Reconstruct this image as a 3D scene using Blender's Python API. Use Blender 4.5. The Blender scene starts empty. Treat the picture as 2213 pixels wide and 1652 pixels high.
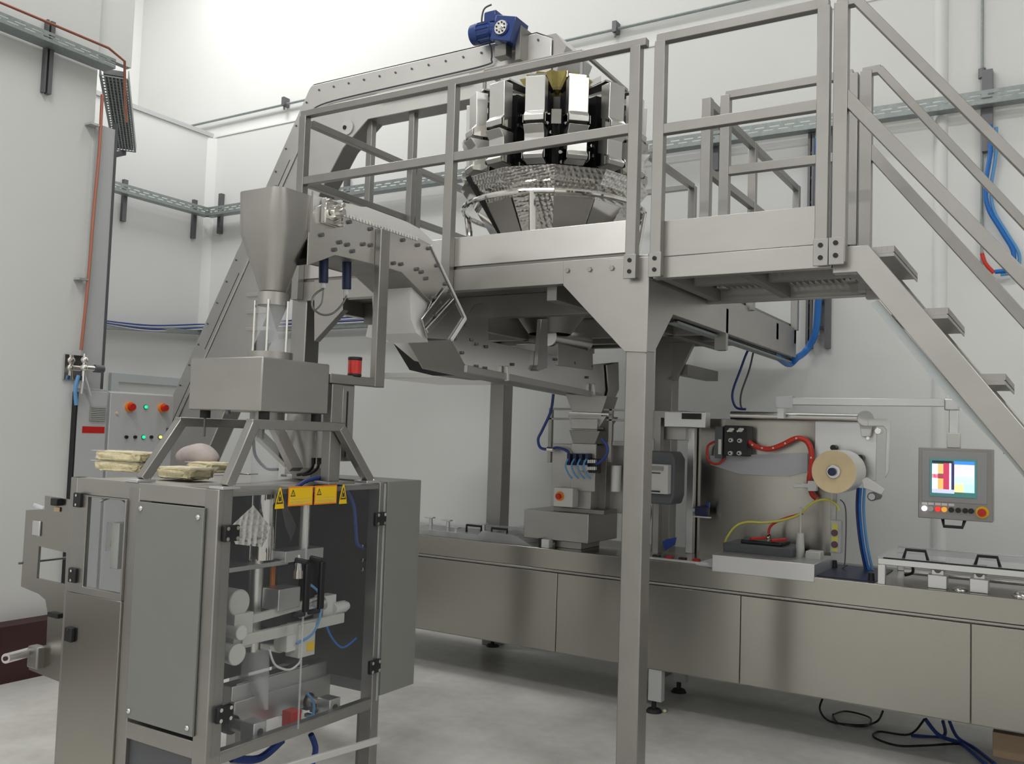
import bpy, bmesh, math, random
from mathutils import Vector, Matrix
from mathutils.geometry import tessellate_polygon
random.seed(7)
COL = bpy.context.scene.collection
PI = math.pi
# ---------------------------------------------------------------- camera
CH = 1.75
YAW, PIT, ROL, FPX = math.radians(31.483), math.radians(3.307), math.radians(1.860), 1965.0
fw = Vector((-math.sin(YAW)*math.cos(PIT), math.cos(YAW)*math.cos(PIT), math.sin(PIT)))
r0 = Vector((math.cos(YAW), math.sin(YAW), 0)); u0 = r0.cross(fw)
rt = math.cos(ROL)*r0 + math.sin(ROL)*u0; up = -math.sin(ROL)*r0 + math.cos(ROL)*u0
C0 = Vector((0, 0, CH))
cd = bpy.data.cameras.new('camera'); cam = bpy.data.objects.new('camera', cd); COL.objects.link(cam)
cam.matrix_world = Matrix(((rt.x, up.x, -fw.x, 0), (rt.y, up.y, -fw.y, 0), (rt.z, up.z, -fw.z, CH), (0, 0, 0, 1)))
cd.sensor_fit = 'HORIZONTAL'; cd.sensor_width = 36; cd.lens = FPX/2213*36; cd.clip_start = .05; cd.clip_end = 100
bpy.context.scene.camera = cam
def P(x, y, X=None, Y=None, Z=None):
    "survey point: where the sight line through a photo point meets a real plane of the place"
    d = fw + rt*((x-1106.5)/FPX) - up*((y-826)/FPX)
    if X is not None: t = X/d.x
    elif Y is not None: t = Y/d.y
    else: t = (Z-CH)/d.z
    return C0 + d*t
# ---------------------------------------------------------------- materials
def newmat(name):
    m = bpy.data.materials.new(name); m.use_nodes = True
    return m, m.node_tree.nodes, m.node_tree.links, m.node_tree.nodes['Principled BSDF']
def mat(name, col, rough=.5, metal=0, var=0, scale=6, bump=0, emit=0, alpha=1, trans=0, stretch=None, coat=0, ior=1.45, rvar=0, aniso=0):
    m, N, L, b = newmat(name)
    b.inputs['Base Color'].default_value = (*col, 1); b.inputs['Roughness'].default_value = rough
    b.inputs['Metallic'].default_value = metal; b.inputs['IOR'].default_value = ior
    b.inputs['Coat Weight'].default_value = coat
    if aniso:
        tg = N.new('ShaderNodeTangent'); tg.direction_type = 'RADIAL'; tg.axis = 'Z'; L.new(tg.outputs[0], b.inputs['Tangent'])
        b.inputs['Anisotropic'].default_value = aniso; b.inputs['Anisotropic Rotation'].default_value = .25
    if trans: b.inputs['Transmission Weight'].default_value = trans
    if alpha < 1: b.inputs['Alpha'].default_value = alpha
    if emit: b.inputs['Emission Color'].default_value = (*col, 1); b.inputs['Emission Strength'].default_value = emit
    if var or bump or rvar:
        tc = N.new('ShaderNodeTexCoord'); mp = N.new('ShaderNodeMapping'); L.new(tc.outputs['Object'], mp.inputs[0])
        if stretch: mp.inputs['Scale'].default_value = stretch
        no = N.new('ShaderNodeTexNoise'); no.inputs['Scale'].default_value = scale; no.inputs['Detail'].default_value = 6
        L.new(mp.outputs[0], no.inputs['Vector'])
        if var:
            mx = N.new('ShaderNodeMix'); mx.data_type = 'RGBA'
            mx.inputs['A'].default_value = (*[c*(1-var) for c in col], 1); mx.inputs['B'].default_value = (*[min(1, c*(1+var)) for c in col], 1)
            rp = N.new('ShaderNodeMapRange'); rp.inputs['From Min'].default_value = .1; rp.inputs['From Max'].default_value = .9; rp.interpolation_type = 'SMOOTHSTEP'
            L.new(no.outputs['Fac'], rp.inputs['Value']); L.new(rp.outputs[0], mx.inputs['Factor']); L.new(mx.outputs['Result'], b.inputs['Base Color'])
        if rvar:
            rr = N.new('ShaderNodeMapRange'); rr.inputs['From Min'].default_value = .1; rr.inputs['From Max'].default_value = .9
            rr.inputs['To Min'].default_value = max(.02, rough-rvar); rr.inputs['To Max'].default_value = rough+rvar
            L.new(no.outputs['Fac'], rr.inputs['Value']); L.new(rr.outputs[0], b.inputs['Roughness'])
        if bump:
            bp = N.new('ShaderNodeBump'); bp.inputs['Strength'].default_value = bump; bp.inputs['Distance'].default_value = .01
            L.new(no.outputs['Fac'], bp.inputs['Height']); L.new(bp.outputs[0], b.inputs['Normal'])
    return m
M = dict(
 wall=mat('wall_paint', (.80, .805, .79), .55, var=.02, scale=1.2),
 wall2=mat('wall_panel', (.74, .745, .735), .45, var=.02, scale=1.2),
 coving=mat('white_coving', (.86, .86, .86), .35),
 maroon=mat('maroon_kerb', (.045, .016, .016), .6, var=.3, scale=3),
 steel=mat('brushed_steel', (.42, .405, .388), .38, 1, var=.08, scale=3, rvar=.03, stretch=(1, 1, 2)),
 steelv=mat('steel_tube', (.37, .358, .342), .42, 1, var=.06, scale=6, rvar=.03),
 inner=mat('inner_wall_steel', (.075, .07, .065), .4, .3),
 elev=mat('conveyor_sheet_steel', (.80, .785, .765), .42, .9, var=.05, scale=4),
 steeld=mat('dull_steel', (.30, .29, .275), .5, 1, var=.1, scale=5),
 steelp=mat('panel_steel', (.38, .365, .335), .24, 1, var=.06, scale=1.2, aniso=.8),
 bright=mat('bright_sheet_steel', (.62, .60, .585), .26, 1, var=.05, scale=5),
 chrome=mat('polished_steel', (.78, .76, .73), .07, 1),
 satin=mat('satin_bucket_steel', (.70, .69, .67), .33, 1),
 galv=mat('galvanised_steel', (.31, .345, .34), .5, .5, var=.15, scale=30),
 zinc=mat('dark_bracket', (.18, .18, .19), .5, .7),
 alu=mat('anodised_aluminium', (.66, .66, .67), .35, .9),
 grey=mat('grey_painted_panel', (.215, .22, .206), .42, var=.02),
 cab=mat('cabinet_paint', (.52, .53, .535), .4, var=.02),
 cabin=mat('blue_grey_paint', (.50, .54, .55), .4),
 white=mat('white_plastic', (.72, .72, .70), .4),
 offw=mat('offwhite_plastic', (.60, .60, .57), .4),
 black=mat('black_plastic', (.012, .012, .014), .42),
 rubber=mat('black_rubber', (.02, .02, .022), .7),
 dark=mat('dark_grey_plastic', (.10, .105, .115), .45),
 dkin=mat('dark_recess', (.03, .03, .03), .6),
 blue=mat('blue_enamel', (.010, .045, .22), .3, coat=.4),
 navy=mat('navy_plastic', (.012, .022, .07), .4),
 hose=mat('blue_hose', (.02, .16, .52), .35),
 hosel=mat('light_blue_hose', (.12, .33, .62), .35),
 dhose=mat('dark_blue_hose', (.03, .06, .25), .4),
 red=mat('red_plastic', (.55, .02, .015), .35),
 hosered=mat('red_hose', (.62, .045, .03), .35),
 orange=mat('orange_plastic', (.85, .25, .02), .4),
 yellow=mat('yellow_label', (.85, .55, .01), .4),
 yhose=mat('yellow_hose', (.72, .68, .14), .35),
 copper=mat('copper_pipe', (.42, .17, .12), .4, .6),
 olive=mat('yellow_control_box', (.42, .40, .14), .45),
 purple=mat('purple_button', (.12, .05, .10), .35),
 grill=mat('vent_grille', (.30, .30, .27), .6, var=.1, scale=120),
 film=mat('film_roll_end', (.78, .62, .38), .45, var=.04, scale=20),
 filmw=mat('film_roll_side', (.72, .70, .66), .25),
 food=mat('potato_pieces', (.82, .72, .46), .55, var=.22, scale=28, bump=.6),
 foodp=mat('pinkish_bag', (.42, .36, .34), .6, var=.1, scale=24, bump=.4),
 card=mat('cardboard', (.55, .40, .27), .7),
 belt=mat('white_belt', (.80, .79, .77), .4),
 cream=mat('cream_hopper', (.72, .60, .22), .35, var=.25, scale=14, stretch=(1, 1, .2)),
 gled=mat('green_lamp', (.02, .75, .35), .3, emit=.9),
 yled=mat('yellow_lamp', (.9, .8, .2), .3, emit=.8),
 wled=mat('white_lamp', (.95, .97, 1), .3, emit=1.6),
 rled=mat('red_lamp', (.85, .03, .02), .3, emit=.7),
 oled=mat('orange_lamp', (.9, .4, .05), .3, emit=.5),
 tube=mat('clear_tube', (.93, .95, .97), .08, alpha=.22),
 clear=mat('clear_door_pane', (.25, .27, .28), .05, alpha=.09),
 cover=mat('clear_cover', (.85, .87, .90), .15, alpha=.35),
 white_film=mat('film_web', (.70, .71, .76), .25, alpha=.5),
)
def screenmat(name, col, e=1.0): return mat(name, col, .4, emit=e)
# dimpled stainless sheet
def dimple():
    m, N, L, b = newmat('dimpled_steel'); b.inputs['Base Color'].default_value = (.75, .74, .72, 1); b.inputs['Metallic'].default_value = 1; b.inputs['Roughness'].default_value = .16
    tc = N.new('ShaderNodeTexCoord'); v = N.new('ShaderNodeTexVoronoi'); v.inputs['Scale'].default_value = 38; v.inputs['Randomness'].default_value = .15
    L.new(tc.outputs['Object'], v.inputs['Vector']); bp = N.new('ShaderNodeBump'); bp.inputs['Strength'].default_value = .22; bp.inputs['Distance'].default_value = .02
    L.new(v.outputs['Distance'], bp.inputs['Height']); L.new(bp.outputs[0], b.inputs['Normal']); return m
M['dimple'] = dimple()
def concrete():
    m, N, L, b = newmat('concrete_floor'); tc = N.new('ShaderNodeTexCoord')
    n1 = N.new('ShaderNodeTexNoise'); n1.inputs['Scale'].default_value = .9; n1.inputs['Detail'].default_value = 8; n1.inputs['Roughness'].default_value = .6
    n2 = N.new('ShaderNodeTexNoise'); n2.inputs['Scale'].default_value = 14; n2.inputs['Detail'].default_value = 5
    L.new(tc.outputs['Object'], n1.inputs['Vector']); L.new(tc.outputs['Object'], n2.inputs['Vector'])
    a = N.new('ShaderNodeMath'); a.operation = 'MULTIPLY_ADD'; a.inputs[1].default_value = .22; L.new(n2.outputs['Fac'], a.inputs[0]); L.new(n1.outputs['Fac'], a.inputs[2])
    cr = N.new('ShaderNodeValToRGB'); cr.color_ramp.elements[0].position = .42; cr.color_ramp.elements[0].color = (.46, .445, .41, 1)
    cr.color_ramp.elements[1].position = .78; cr.color_ramp.elements[1].color = (.74, .73, .70, 1)
    L.new(a.outputs[0], cr.inputs[0]); L.new(cr.outputs[0], b.inputs['Base Color'])
    rr = N.new('ShaderNodeMapRange'); rr.inputs['To Min'].default_value = .25; rr.inputs['To Max'].default_value = .5; L.new(n1.outputs['Fac'], rr.inputs['Value']); L.new(rr.outputs[0], b.inputs['Roughness'])
    return m
M['floor'] = concrete()
# ---------------------------------------------------------------- geometry helpers
class B:
    def __init__(s): s.v = []; s.f = []
    def add(s, vs, fs):
        n = len(s.v); s.v += [Vector(v) for v in vs]; s.f += [[i+n for i in f] for f in fs]; return s
    def box(s, x0, x1, y0, y1, z0, z1):
        x0, x1 = sorted((x0, x1)); y0, y1 = sorted((y0, y1)); z0, z1 = sorted((z0, z1))
        return s.add([(x, y, z) for z in (z0, z1) for y in (y0, y1) for x in (x0, x1)],
                     [(0, 2, 3, 1), (4, 5, 7, 6), (0, 1, 5, 4), (2, 6, 7, 3), (0, 4, 6, 2), (1, 3, 7, 5)])
    def cb(s, c, dx, dy, dz): return s.box(c[0]-dx/2, c[0]+dx/2, c[1]-dy/2, c[1]+dy/2, c[2]-dz/2, c[2]+dz/2)
    def bar(s, a, b, w, h=None, upv=(0, 0, 1)):
        a, b = Vector(a), Vector(b); h = h or w; d = (b-a).normalized(); u = Vector(upv)
        if abs(d.dot(u)) > .98: u = Vector((0, 1, 0))
        sx = d.cross(u).normalized(); sy = sx.cross(d).normalized()
        c = [(-1, -1), (1, -1), (1, 1), (-1, 1)]
        vs = [p + sx*(i*w/2) + sy*(j*h/2) for p in (a, b) for i, j in c]
        return s.add(vs, [(3, 2, 1, 0), (4, 5, 6, 7)] + [(k, (k+1) % 4, (k+1) % 4+4, k+4) for k in range(4)])
    def cyl(s, a, b, ra, rb=None, n=20, cap=True):
        a, b = Vector(a), Vector(b); rb = ra if rb is None else rb; d = (b-a).normalized()
        u = Vector((0, 0, 1)) if abs(d.z) < .95 else Vector((0, 1, 0)); sx = d.cross(u).normalized(); sy = sx.cross(d)
        vs = [p + (sx*math.cos(2*PI*k/n) + sy*math.sin(2*PI*k/n))*r for p, r in ((a, ra), (b, rb)) for k in range(n)]
        fs = [(k, (k+1) % n, (k+1) % n+n, k+n) for k in range(n)]
        if cap: fs += [tuple(range(n))[::-1], tuple(range(n, 2*n))]
        return s.add(vs, fs)
    def tube(s, pts, r, n=10, smooth=True):
        pts = [Vector(p) for p in pts]
        if smooth and len(pts) > 2:
            out = []
            for i in range(len(pts)-1):
                p0, p1, p2, p3 = pts[max(i-1, 0)], pts[i], pts[i+1], pts[min(i+2, len(pts)-1)]
                for k in range(7):
                    t = k/7; out.append(.5*((2*p1)+(p2-p0)*t+(2*p0-5*p1+4*p2-p3)*t*t+(3*p1-p0-3*p2+p3)*t**3))
            pts = out+[pts[-1]]
        vs = []; sx = None
        for i, p in enumerate(pts):
            d = (pts[min(i+1, len(pts)-1)]-pts[max(i-1, 0)]).normalized()
            if sx is None: u = Vector((0, 0, 1)) if abs(d.z) < .9 else Vector((0, 1, 0)); sx = d.cross(u).normalized()
            else: sx = (sx-d*sx.dot(d)).normalized()
            sy = d.cross(sx); vs += [p+(sx*math.cos(2*PI*k/n)+sy*math.sin(2*PI*k/n))*r for k in range(n)]
        fs = [(i*n+k, i*n+(k+1) % n, (i+1)*n+(k+1) % n, (i+1)*n+k) for i in range(len(pts)-1) for k in range(n)]
        fs += [tuple(range(n))[::-1], tuple(range(len(vs)-n, len(vs)))]
        return s.add(vs, fs)
    def lathe(s, c, prof, n=32, a0=0, closed=True):
        c = Vector(c); vs = [c+Vector((r*math.cos(a0+2*PI*k/n), r*math.sin(a0+2*PI*k/n), z)) for r, z in prof for k in range(n)]
        fs = [(i*n+k, i*n+(k+1) % n, (i+1)*n+(k+1) % n, (i+1)*n+k) for i in range(len(prof)-1) for k in range(n)]
        return s.add(vs, fs)
    def prism(s, poly, vec, holes=()):
        loops = [[Vector(p) for p in poly]]+[[Vector(p) for p in h] for h in holes]; vec = Vector(vec)
        flat = [p for l in loops for p in l]; n = len(flat)
        tris = [tuple(t) for t in tessellate_polygon(loops)]
        fs = tris + [tuple(i+n for i in t[::-1]) for t in tris]; o = 0
        for l in loops:
            m = len(l); fs += [(o+k, o+(k+1) % m, o+(k+1) % m+n, o+k+n) for k in range(m)]; o += m
        return s.add(flat+[p+vec for p in flat], fs)
    def ball(s, c, r, sc=(1, 1, 1), n=14):
        c = Vector(c); vs = []; fs = []
        for i in range(1, n):
            th = PI*i/n
            for k in range(2*n): ph = PI*k/n; vs.append(c+Vector((r*sc[0]*math.sin(th)*math.cos(ph), r*sc[1]*math.sin(th)*math.sin(ph), r*sc[2]*math.cos(th))))
        m = 2*n; fs = [(i*m+k, (i+1)*m+k, (i+1)*m+(k+1) % m, i*m+(k+1) % m) for i in range(n-2) for k in range(m)]
        vs += [c+Vector((0, 0, r*sc[2])), c-Vector((0, 0, r*sc[2]))]; a, b = len(vs)-2, len(vs)-1
        fs += [(a, k, (k+1) % m) for k in range(m)]+[(b, (n-2)*m+(k+1) % m, (n-2)*m+k) for k in range(m)]
        return s.add(vs, fs)
ORG = {}
def org(o): return ORG.get(o.name, Vector((0, 0, 0))) if o else Vector((0, 0, 0))
def link(name, b, m, parent=None, bev=0, kind=None, label=None, origin=None, sharp=32):
    og = org(parent) if parent else (Vector(origin) if origin is not None else sum(b.v, Vector((0,0,0)))/max(1,len(b.v)))
    me = bpy.data.meshes.new(name); me.from_pydata([v-og for v in b.v], [], b.f)
    bm = bmesh.new(); bm.from_mesh(me); bmesh.ops.recalc_face_normals(bm, faces=bm.faces)
    for f in bm.faces: f.smooth = True
    bm.to_mesh(me); bm.free(); me.set_sharp_from_angle(angle=math.radians(sharp))
    me.materials.append(M[m] if isinstance(m, str) else m)
    o = bpy.data.objects.new(name, me); COL.objects.link(o)
    if parent: o.parent = parent
    else: o.location = og
    ORG[o.name] = og
    if bev:
        md = o.modifiers.new('bevel', 'BEVEL'); md.width = bev; md.segments = 2; md.limit_method = 'ANGLE'; md.angle_limit = .6
    if kind: o['kind'] = kind
    if label: o['label'] = label
    return o
def tag(o, label, cat, group=None):
    o['label'] = label; o['category'] = cat
    if group: o['group'] = group
    return o
def thing(name, label, cat, loc, group=None):
    o = bpy.data.objects.new(name, None); COL.objects.link(o); o.location = loc; o.empty_display_size = .1
    ORG[o.name] = Vector(loc); return tag(o, label, cat, group)
def solo(name, b, m, label, cat, bev=0, group=None, origin=None): return tag(link(name, b, m, bev=bev, origin=origin), label, cat, group)
def dup(root, loc, label=None, group=None):
    r = root.copy(); COL.objects.link(r); r.location = loc
    if label: r['label'] = label
    if group: r['group'] = group
    for ch in list(root.children):
        c = ch.copy(); COL.objects.link(c); c.parent = r
        for g in list(ch.children): d = g.copy(); COL.objects.link(d); d.parent = c
    return r
def py(pts, Y): return [P(x, y, Y=Y) for x, y in pts]
def pX(pts, X): return [P(x, y, X=X) for x, y in pts]
def rect_y(x0, y0, x1, y1, Y):  # axis-aligned box limits from two photo corners on plane Y
    a, b = P(x0, y0, Y=Y), P(x1, y1, Y=Y); return a.x, b.x, min(a.z, b.z), max(a.z, b.z)
# ================================================================= ROOM
WY, WX, W2 = 7.3, -6.15, -8.83
link('floor', B().box(-12, 6, -6, 8, -.1, 0), 'floor', kind='structure')
link('ceiling', B().box(-12, 6, -6, 8, 8.6, 8.7), 'wall', kind='structure')
link('wall_back', B().box(-12, 6, WY, WY+.3, 0, 5.22).box(-12, 6, WY+.06, WY+.3, 5.22, 8.6), 'wall', kind='structure')
link('wall_right', B().box(6, 6.2, -6, 7.3, 0, 8.6), 'wall', kind='structure')
link('wall_front', B().box(-12, 6, -6.2, -6, 0, 8.6), 'wall', kind='structure')
link('wall_left', B().box(WX-.12, WX, -6, 4.0, 0, 8.6), 'wall2', kind='structure')
link('wall_bulkhead', B().box(WX-.12, WX-.06, 4.0, 4.32, 4.5, 8.6), 'wall', kind='structure')
link('wall_side', B().box(W2-.12, W2, 3.2, WY, 0, 5.22), 'wall2', kind='structure')
link('wall_far_left', B().box(-10.6, -10.4, 0, WY+.06, 0, 8.6), 'wall', kind='structure')
link('trim_1', B().box(W2-.15, W2+.015, 3.2, WY, 5.22, 5.27), 'cab', kind='structure')
link('trim_2', B().box(W2, 6, WY-.008, WY+.06, 5.215, 5.23), 'wall', kind='structure')
cv = B().add([(W2, 7.3-.08, 0), (W2+.08, 7.3, 0), (W2, 7.3, 0), (W2, 7.3-.08, 5.2), (W2+.08, 7.3, 5.2), (W2, 7.3, 5.2)], [(0, 1, 4, 3), (0, 2, 1), (3, 4, 5), (0, 3, 5, 2), (1, 2, 5, 4)])
link('trim_3', cv, 'wall', kind='structure')
link('trim_4', B().cyl((-.80, 7.31, 0), (-.80, 7.31, 8.6), .05, n=16), 'wall', kind='structure')
z = P(0, 1357, X=-5.99).z
link('baseboard_left', B().box(WX, -5.985, -2, 3.95, 0, z), 'maroon', kind='structure')
# door in the side wall
df = B(); a = P(238, 806, X=W2+.02); b2 = P(383, 819, X=W2+.02)
df.box(W2, W2+.05, a.y, a.y+.09, 0, a.z-.09).box(W2, W2+.05, a.y, 7.25, a.z-.09, a.z).box(W2, W2+.05, 7.16, 7.25, 0, a.z-.09)
d1 = link('door_1', B().box(W2, W2+.02, a.y+.09, 7.16, 0, a.z-.09), 'wall2', kind='structure')
link('door_frame', df, 'cabin', parent=d1)
# ---- service items at the end of the left wall
t = thing('cable_duct', 'grey vertical duct with dark edge at end of the left wall', 'duct', (WX, 4.1, 0))
link('duct_body', B().box(WX-.10, WX+.02, 4.0, 4.16, 1.0, 3.95), 'cab', t)
link('edge_strip', B().box(WX-.02, WX+.025, 4.16, 4.18, 1.0, 4.0), 'dark', t)
pp = [P(x, y, X=WX+.06) for x, y in ((221, 205), (214, 330), (203, 450), (191, 600), (175, 757))]
solo('copper_pipe', B().tube([(WX+.06, p.y, p.z) for p in pp], .012, 8), 'copper', 'thin copper pipe running down the end of the left wall', 'pipe')
for x, y, lab in ((206, 270, 'small metal clamp on the copper pipe, high up near left wall tray'), (182, 604, 'small metal clamp on the copper pipe, halfway down above the air valve')):
    p = P(x, y, X=WX+.06); solo('pipe_clamp', B().box(WX+.002, WX+.075, p.y-.045, p.y+.025, p.z-.007, p.z+.007), 'alu', lab, 'clamp', group='clamps on the copper pipe')
p = P(182, 795, X=WX+.1)
t = thing('air_valve', 'chrome air valve with filter on lower end of the copper pipe', 'valve', p)
link('valve_body', B().box(WX, WX+.02, p.y-.10, p.y+.05, p.z-.09, p.z+.09).ball(p+Vector((0, .0, .055)), .026).ball(p, .026).cyl(p, p+Vector((0, .10, 0)), .02).cyl(p-Vector((0, 0, .1)), p+Vector((0, 0, .1)), .014), 'chrome', t)
link('valve_knob', B().cyl(p+Vector((0, .08, 0)), p+Vector((0, .15, 0)), .028), 'dark', t)
link('filter_tube', B().tube([p-Vector((0, -.0, .05)), p-Vector((0, -.03, .12)), p-Vector((0, -.06, .2))], .01, 8).tube([p-Vector((0, 0, .05)), p-Vector((0, .01, .19))], .008, 8), 'alu', t)
q = [P(x, y, X=WX+.08) for x, y in ((170, 812), (163, 840), (165, 876))]
solo('blue_hose', B().tube(q, .014), 'hosel', 'short light blue hose hanging under the valve on left wall', 'hose')
# ---- cable trays
def tray(b, a, c, h=.085, dep=.07, nrm=(0, -1, 0), slots=True):
    "perforated tray: side with two rows of slots, plus a floor"
    a, c = Vector(a), Vector(c); d = (c-a); Ln = d.length; d.normalize(); nn = Vector(nrm)
    for z0, hh_ in ((.0, .34), (.46, .14), (.72, .28)): b.bar(a+Vector((0, 0, h*(z0+hh_/2)))+nn*dep, c+Vector((0, 0, h*(z0+hh_/2)))+nn*dep, .004, h*hh_)
    n = int(Ln/.12)
    for k in range(n+1):
        for z0, hh_, o in ((.34, .12, 0), (.60, .12, .05)):
            if k*.12+o+.04 < Ln: q0 = a+d*(k*.12+o)+nn*dep+Vector((0, 0, h*(z0+hh_/2))); b.bar(q0, q0+d*.04, .004, h*hh_)
    b.bar(a+nn*dep/2, c+nn*dep/2, dep, .004)
def brackets(b, spots, h0=.12, h1=.14):
    for s, nn in spots: nn = Vector(nn); s = Vector(s); b.bar(s-Vector((0, 0, h0)), s+Vector((0, 0, h1)), .04, .04)
zt = 4.22
t = thing('cable_tray', 'long perforated tray on the back wall behind platform and stairs', 'cable tray', (-4, WY-.05, zt))
b = B(); tray(b, (W2+.1, WY-.04, zt), (1.2, WY-.04, zt), .1, .1); link('tray', b, 'galv', t)
for x, y in ((478, 455), (750, 405), (1549, 300), (2137, 235)):
    q = P(x, y, Y=WY-.02); link('bracket', B().box(q.x-.025, q.x+.025, WY-.05, WY, zt-.2, zt+.28), 'zinc', t)
b = B(); tray(b, (W2+.04, 5.35, zt), (W2+.04, WY-.1, zt), .1, .1, (1, 0, 0))
t = thing('cable_tray', 'perforated tray on the side wall over the control cabinets', 'cable tray', (W2+.1, 6.2, zt))
link('tray', b, 'galv', t)
for x, y in ((273, 415), (424, 450)):
    q = P(x, y, X=W2+.05); link('bracket', B().box(W2, W2+.04, q.y-.025, q.y+.025, zt-.28, zt+.18), 'zinc', t)
# left wall tray and its turn
zl = 4.36
t = thing('cable_tray', 'galvanised tray running along top of the left wall', 'cable tray', (WX+.1, 2, zl))
b = B(); tray(b, (WX+.01, -1, zl), (WX+.01, 4.05, zl), .07, .13, (1, 0, 0)); link('tray', b, 'galv', t)
for y0 in (3.62, 2.4):
    link('bracket', B().box(WX, WX+.04, y0-.015, y0+.015, zl-.32, zl+.2).box(WX, WX+.04, y0-.045, y0-.03, zl-.32, zl+.2), 'zinc', t)
solo('copper_pipe', B().tube([(WX+.12, -1, zl+.14), (WX+.12, 4.0, zl+.14), (WX+.10, 4.15, zl+.1), (WX-.02, 4.25, zl-.1), (WX-.05, 4.3, zl-.3)], .010, 8, smooth=False), 'copper', 'thin copper pipe lying above the tray on left wall', 'pipe')
t = thing('mesh_cable_tray', 'wide wire mesh tray bridging from the left wall to side wall', 'cable tray', (WX-.3, 4.4, zl))
a0, a1 = Vector((WX-.02, 4.15, zl)), Vector((-7.75, 5.37, zl))
d = (a1-a0).normalized(); w = Vector((-d.y, d.x, 0))*-1; b = B()
for k in range(8): b.bar(a0+w*(.026*k-.091), a1+w*(.026*k-.091), .010, .010)
n = 30
for k in range(n+1): q = a0+(a1-a0)*(k/n); b.bar(q-w*.095, q+w*.095, .008, .008)
for sd in (-1, 1): b.bar(a0+w*.10*sd+Vector((0, 0, .03)), a1+w*.10*sd+Vector((0, 0, .03)), .006, .07)
link('mesh', b, 'galv', t); link('cable_bundle', B().bar(a0+Vector((0, 0, .035)), a1+Vector((0, 0, .035)), .15, .04), 'zinc', t)
link('bracket', B().box(W2+.0, W2+.05, 5.35, 5.4, zl-.5, zl+.05).bar((-7.75, 5.37, zl-.02), (W2, 5.37, zl-.02), .04), 'zinc', t)
# conduits
b = B().cyl((P(403, 274, Y=WY-.03).x-1, WY+.02, 5.44), (3, WY+.02, 5.48), .014, n=8)
t = thing('ceiling_conduit', 'thin conduit running high along the upper back wall', 'conduit', (-3, WY, 5.45)); link('conduit', b, 'galv', t)
for x, y in ((615, 220), (1330, 55)):
    q = P(x, y, Y=WY); link('clamp', B().box(q.x-.02, q.x+.02, WY-.03, WY+.06, 5.42, 5.52).cyl((q.x, WY, 5.38), (q.x, WY, 5.44), .012), 'zinc', t)
q = P(2122, 300, Y=WY-.04)
t = thing('wall_conduit', 'thin vertical conduit beside the stairs on back wall', 'conduit', q)
link('conduit', B().cyl((q.x, WY-.03, 3.0), (q.x, WY-.03, 7), .010, n=8), 'galv', t)
link('bracket', B().box(q.x+.0, q.x+.07, WY-.06, WY, 3.9, 4.5).cyl((q.x, WY-.03, 4.45), (q.x, WY-.03, 4.52), .025), 'zinc', t)
# lower tray with blue cables
zb = P(204, 698, X=W2+.06).z-.03; zb2 = P(620, 705, Y=WY-.06).z-.03
t = thing('cable_tray', 'slim tray with blue cables on lower side and back wall', 'cable tray', (-7, WY-.1, zb))
b = B(); b.bar((W2+.06, 5.88, zb), (W2+.06, WY-.06, zb2), .08, .05).bar((W2+.06, WY-.06, zb2), (-5.2, WY-.06, zb2), .08, .05); link('tray', b, 'galv', t)
for k in range(4):
    o = .02*k; b = B(); b.tube([(W2+.09, 5.85, zb+.03+o*.5), (W2+.10, 6.5, zb+.02+o), (W2+.12, WY-.12, zb2+.03+o), (-8.2, WY-.10, zb2+.02+o), (-5.2, WY-.1, zb2+.03+o)], .010, 6); link('cable', b, 'dhose' if k % 2 else 'cab', t)
t = thing('cable_tray', 'vertical tray carrying cables up the back wall beside stairs', 'cable tray', (P(1770, 500, Y=WY-.05).x, WY-.05, 3.5))
xa, xb = P(1747, 500, Y=WY-.05).x, P(1793, 500, Y=WY-.05).x; zb3 = P(1795, 752, Y=WY-.05).z
b = B()
for x in (xa, xa+.03, xb-.02, xb): b.box(x-.01, x+.01, WY-.06, WY, zb3, zt)
for k in range(9): b.box(xa, xb, WY-.04, WY-.02, zb3+.15+k*.2, zb3+.17+k*.2)
link('rail', b, 'zinc', t)
link('cable', B().tube([(xa+.07, WY-.06, zt), (xa+.075, WY-.06, 3.2), (xa+.07, WY-.06, 2.6)], .028, 8), 'cab', t)
# blue hoses on wall
q = [P(x, y, Y=WY-.08) for x, y in ((2141, 270), (2140, 330), (2130, 400), (2136, 450), (2165, 500), (2190, 545), (2183, 580), (2150, 588))]
t = thing('air_hose', 'pair of blue air hoses hanging on back wall behind stairs', 'hose', q[0])
link('hose', B().tube(q, .016), 'hose', t); link('hose', B().tube([v+Vector((.035, .01, -.02)) for v in q], .012), 'hosel', t)
q = [P(x, y, Y=WY-.08) for x, y in ((2122, 548), (2130, 570), (2148, 590))]
solo('red_hose', B().tube(q, .014), 'hosered', 'short red hose end hanging on back wall by stairs', 'hose')
# ================================================================= PLATFORM
PY, DZ = 4.1, 2.64
XL, XR, YR = -4.1, -1.75, 6.95
pf = thing('mezzanine_platform', 'stainless steel access platform on square legs under the weigher', 'platform', (XR, PY, 0))
def leg(x0, y0, w=.11, z1=2.6, n='leg'): return link(n, B().box(x0, x0+w, y0, y0+w, 0, z1), 'steelv', pf, .006)
leg(XR-.112, PY+.005); leg(P(626, 745, Y=PY).x, PY+.005, .125)
xr = P(1415, 830, Y=6.45).x; leg(xr, 6.45, .14); leg(P(1060, 830, Y=6.45).x, 6.45, .14, 2.25)
fx = lambda *a: P(*a, Y=PY-.004)
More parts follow.
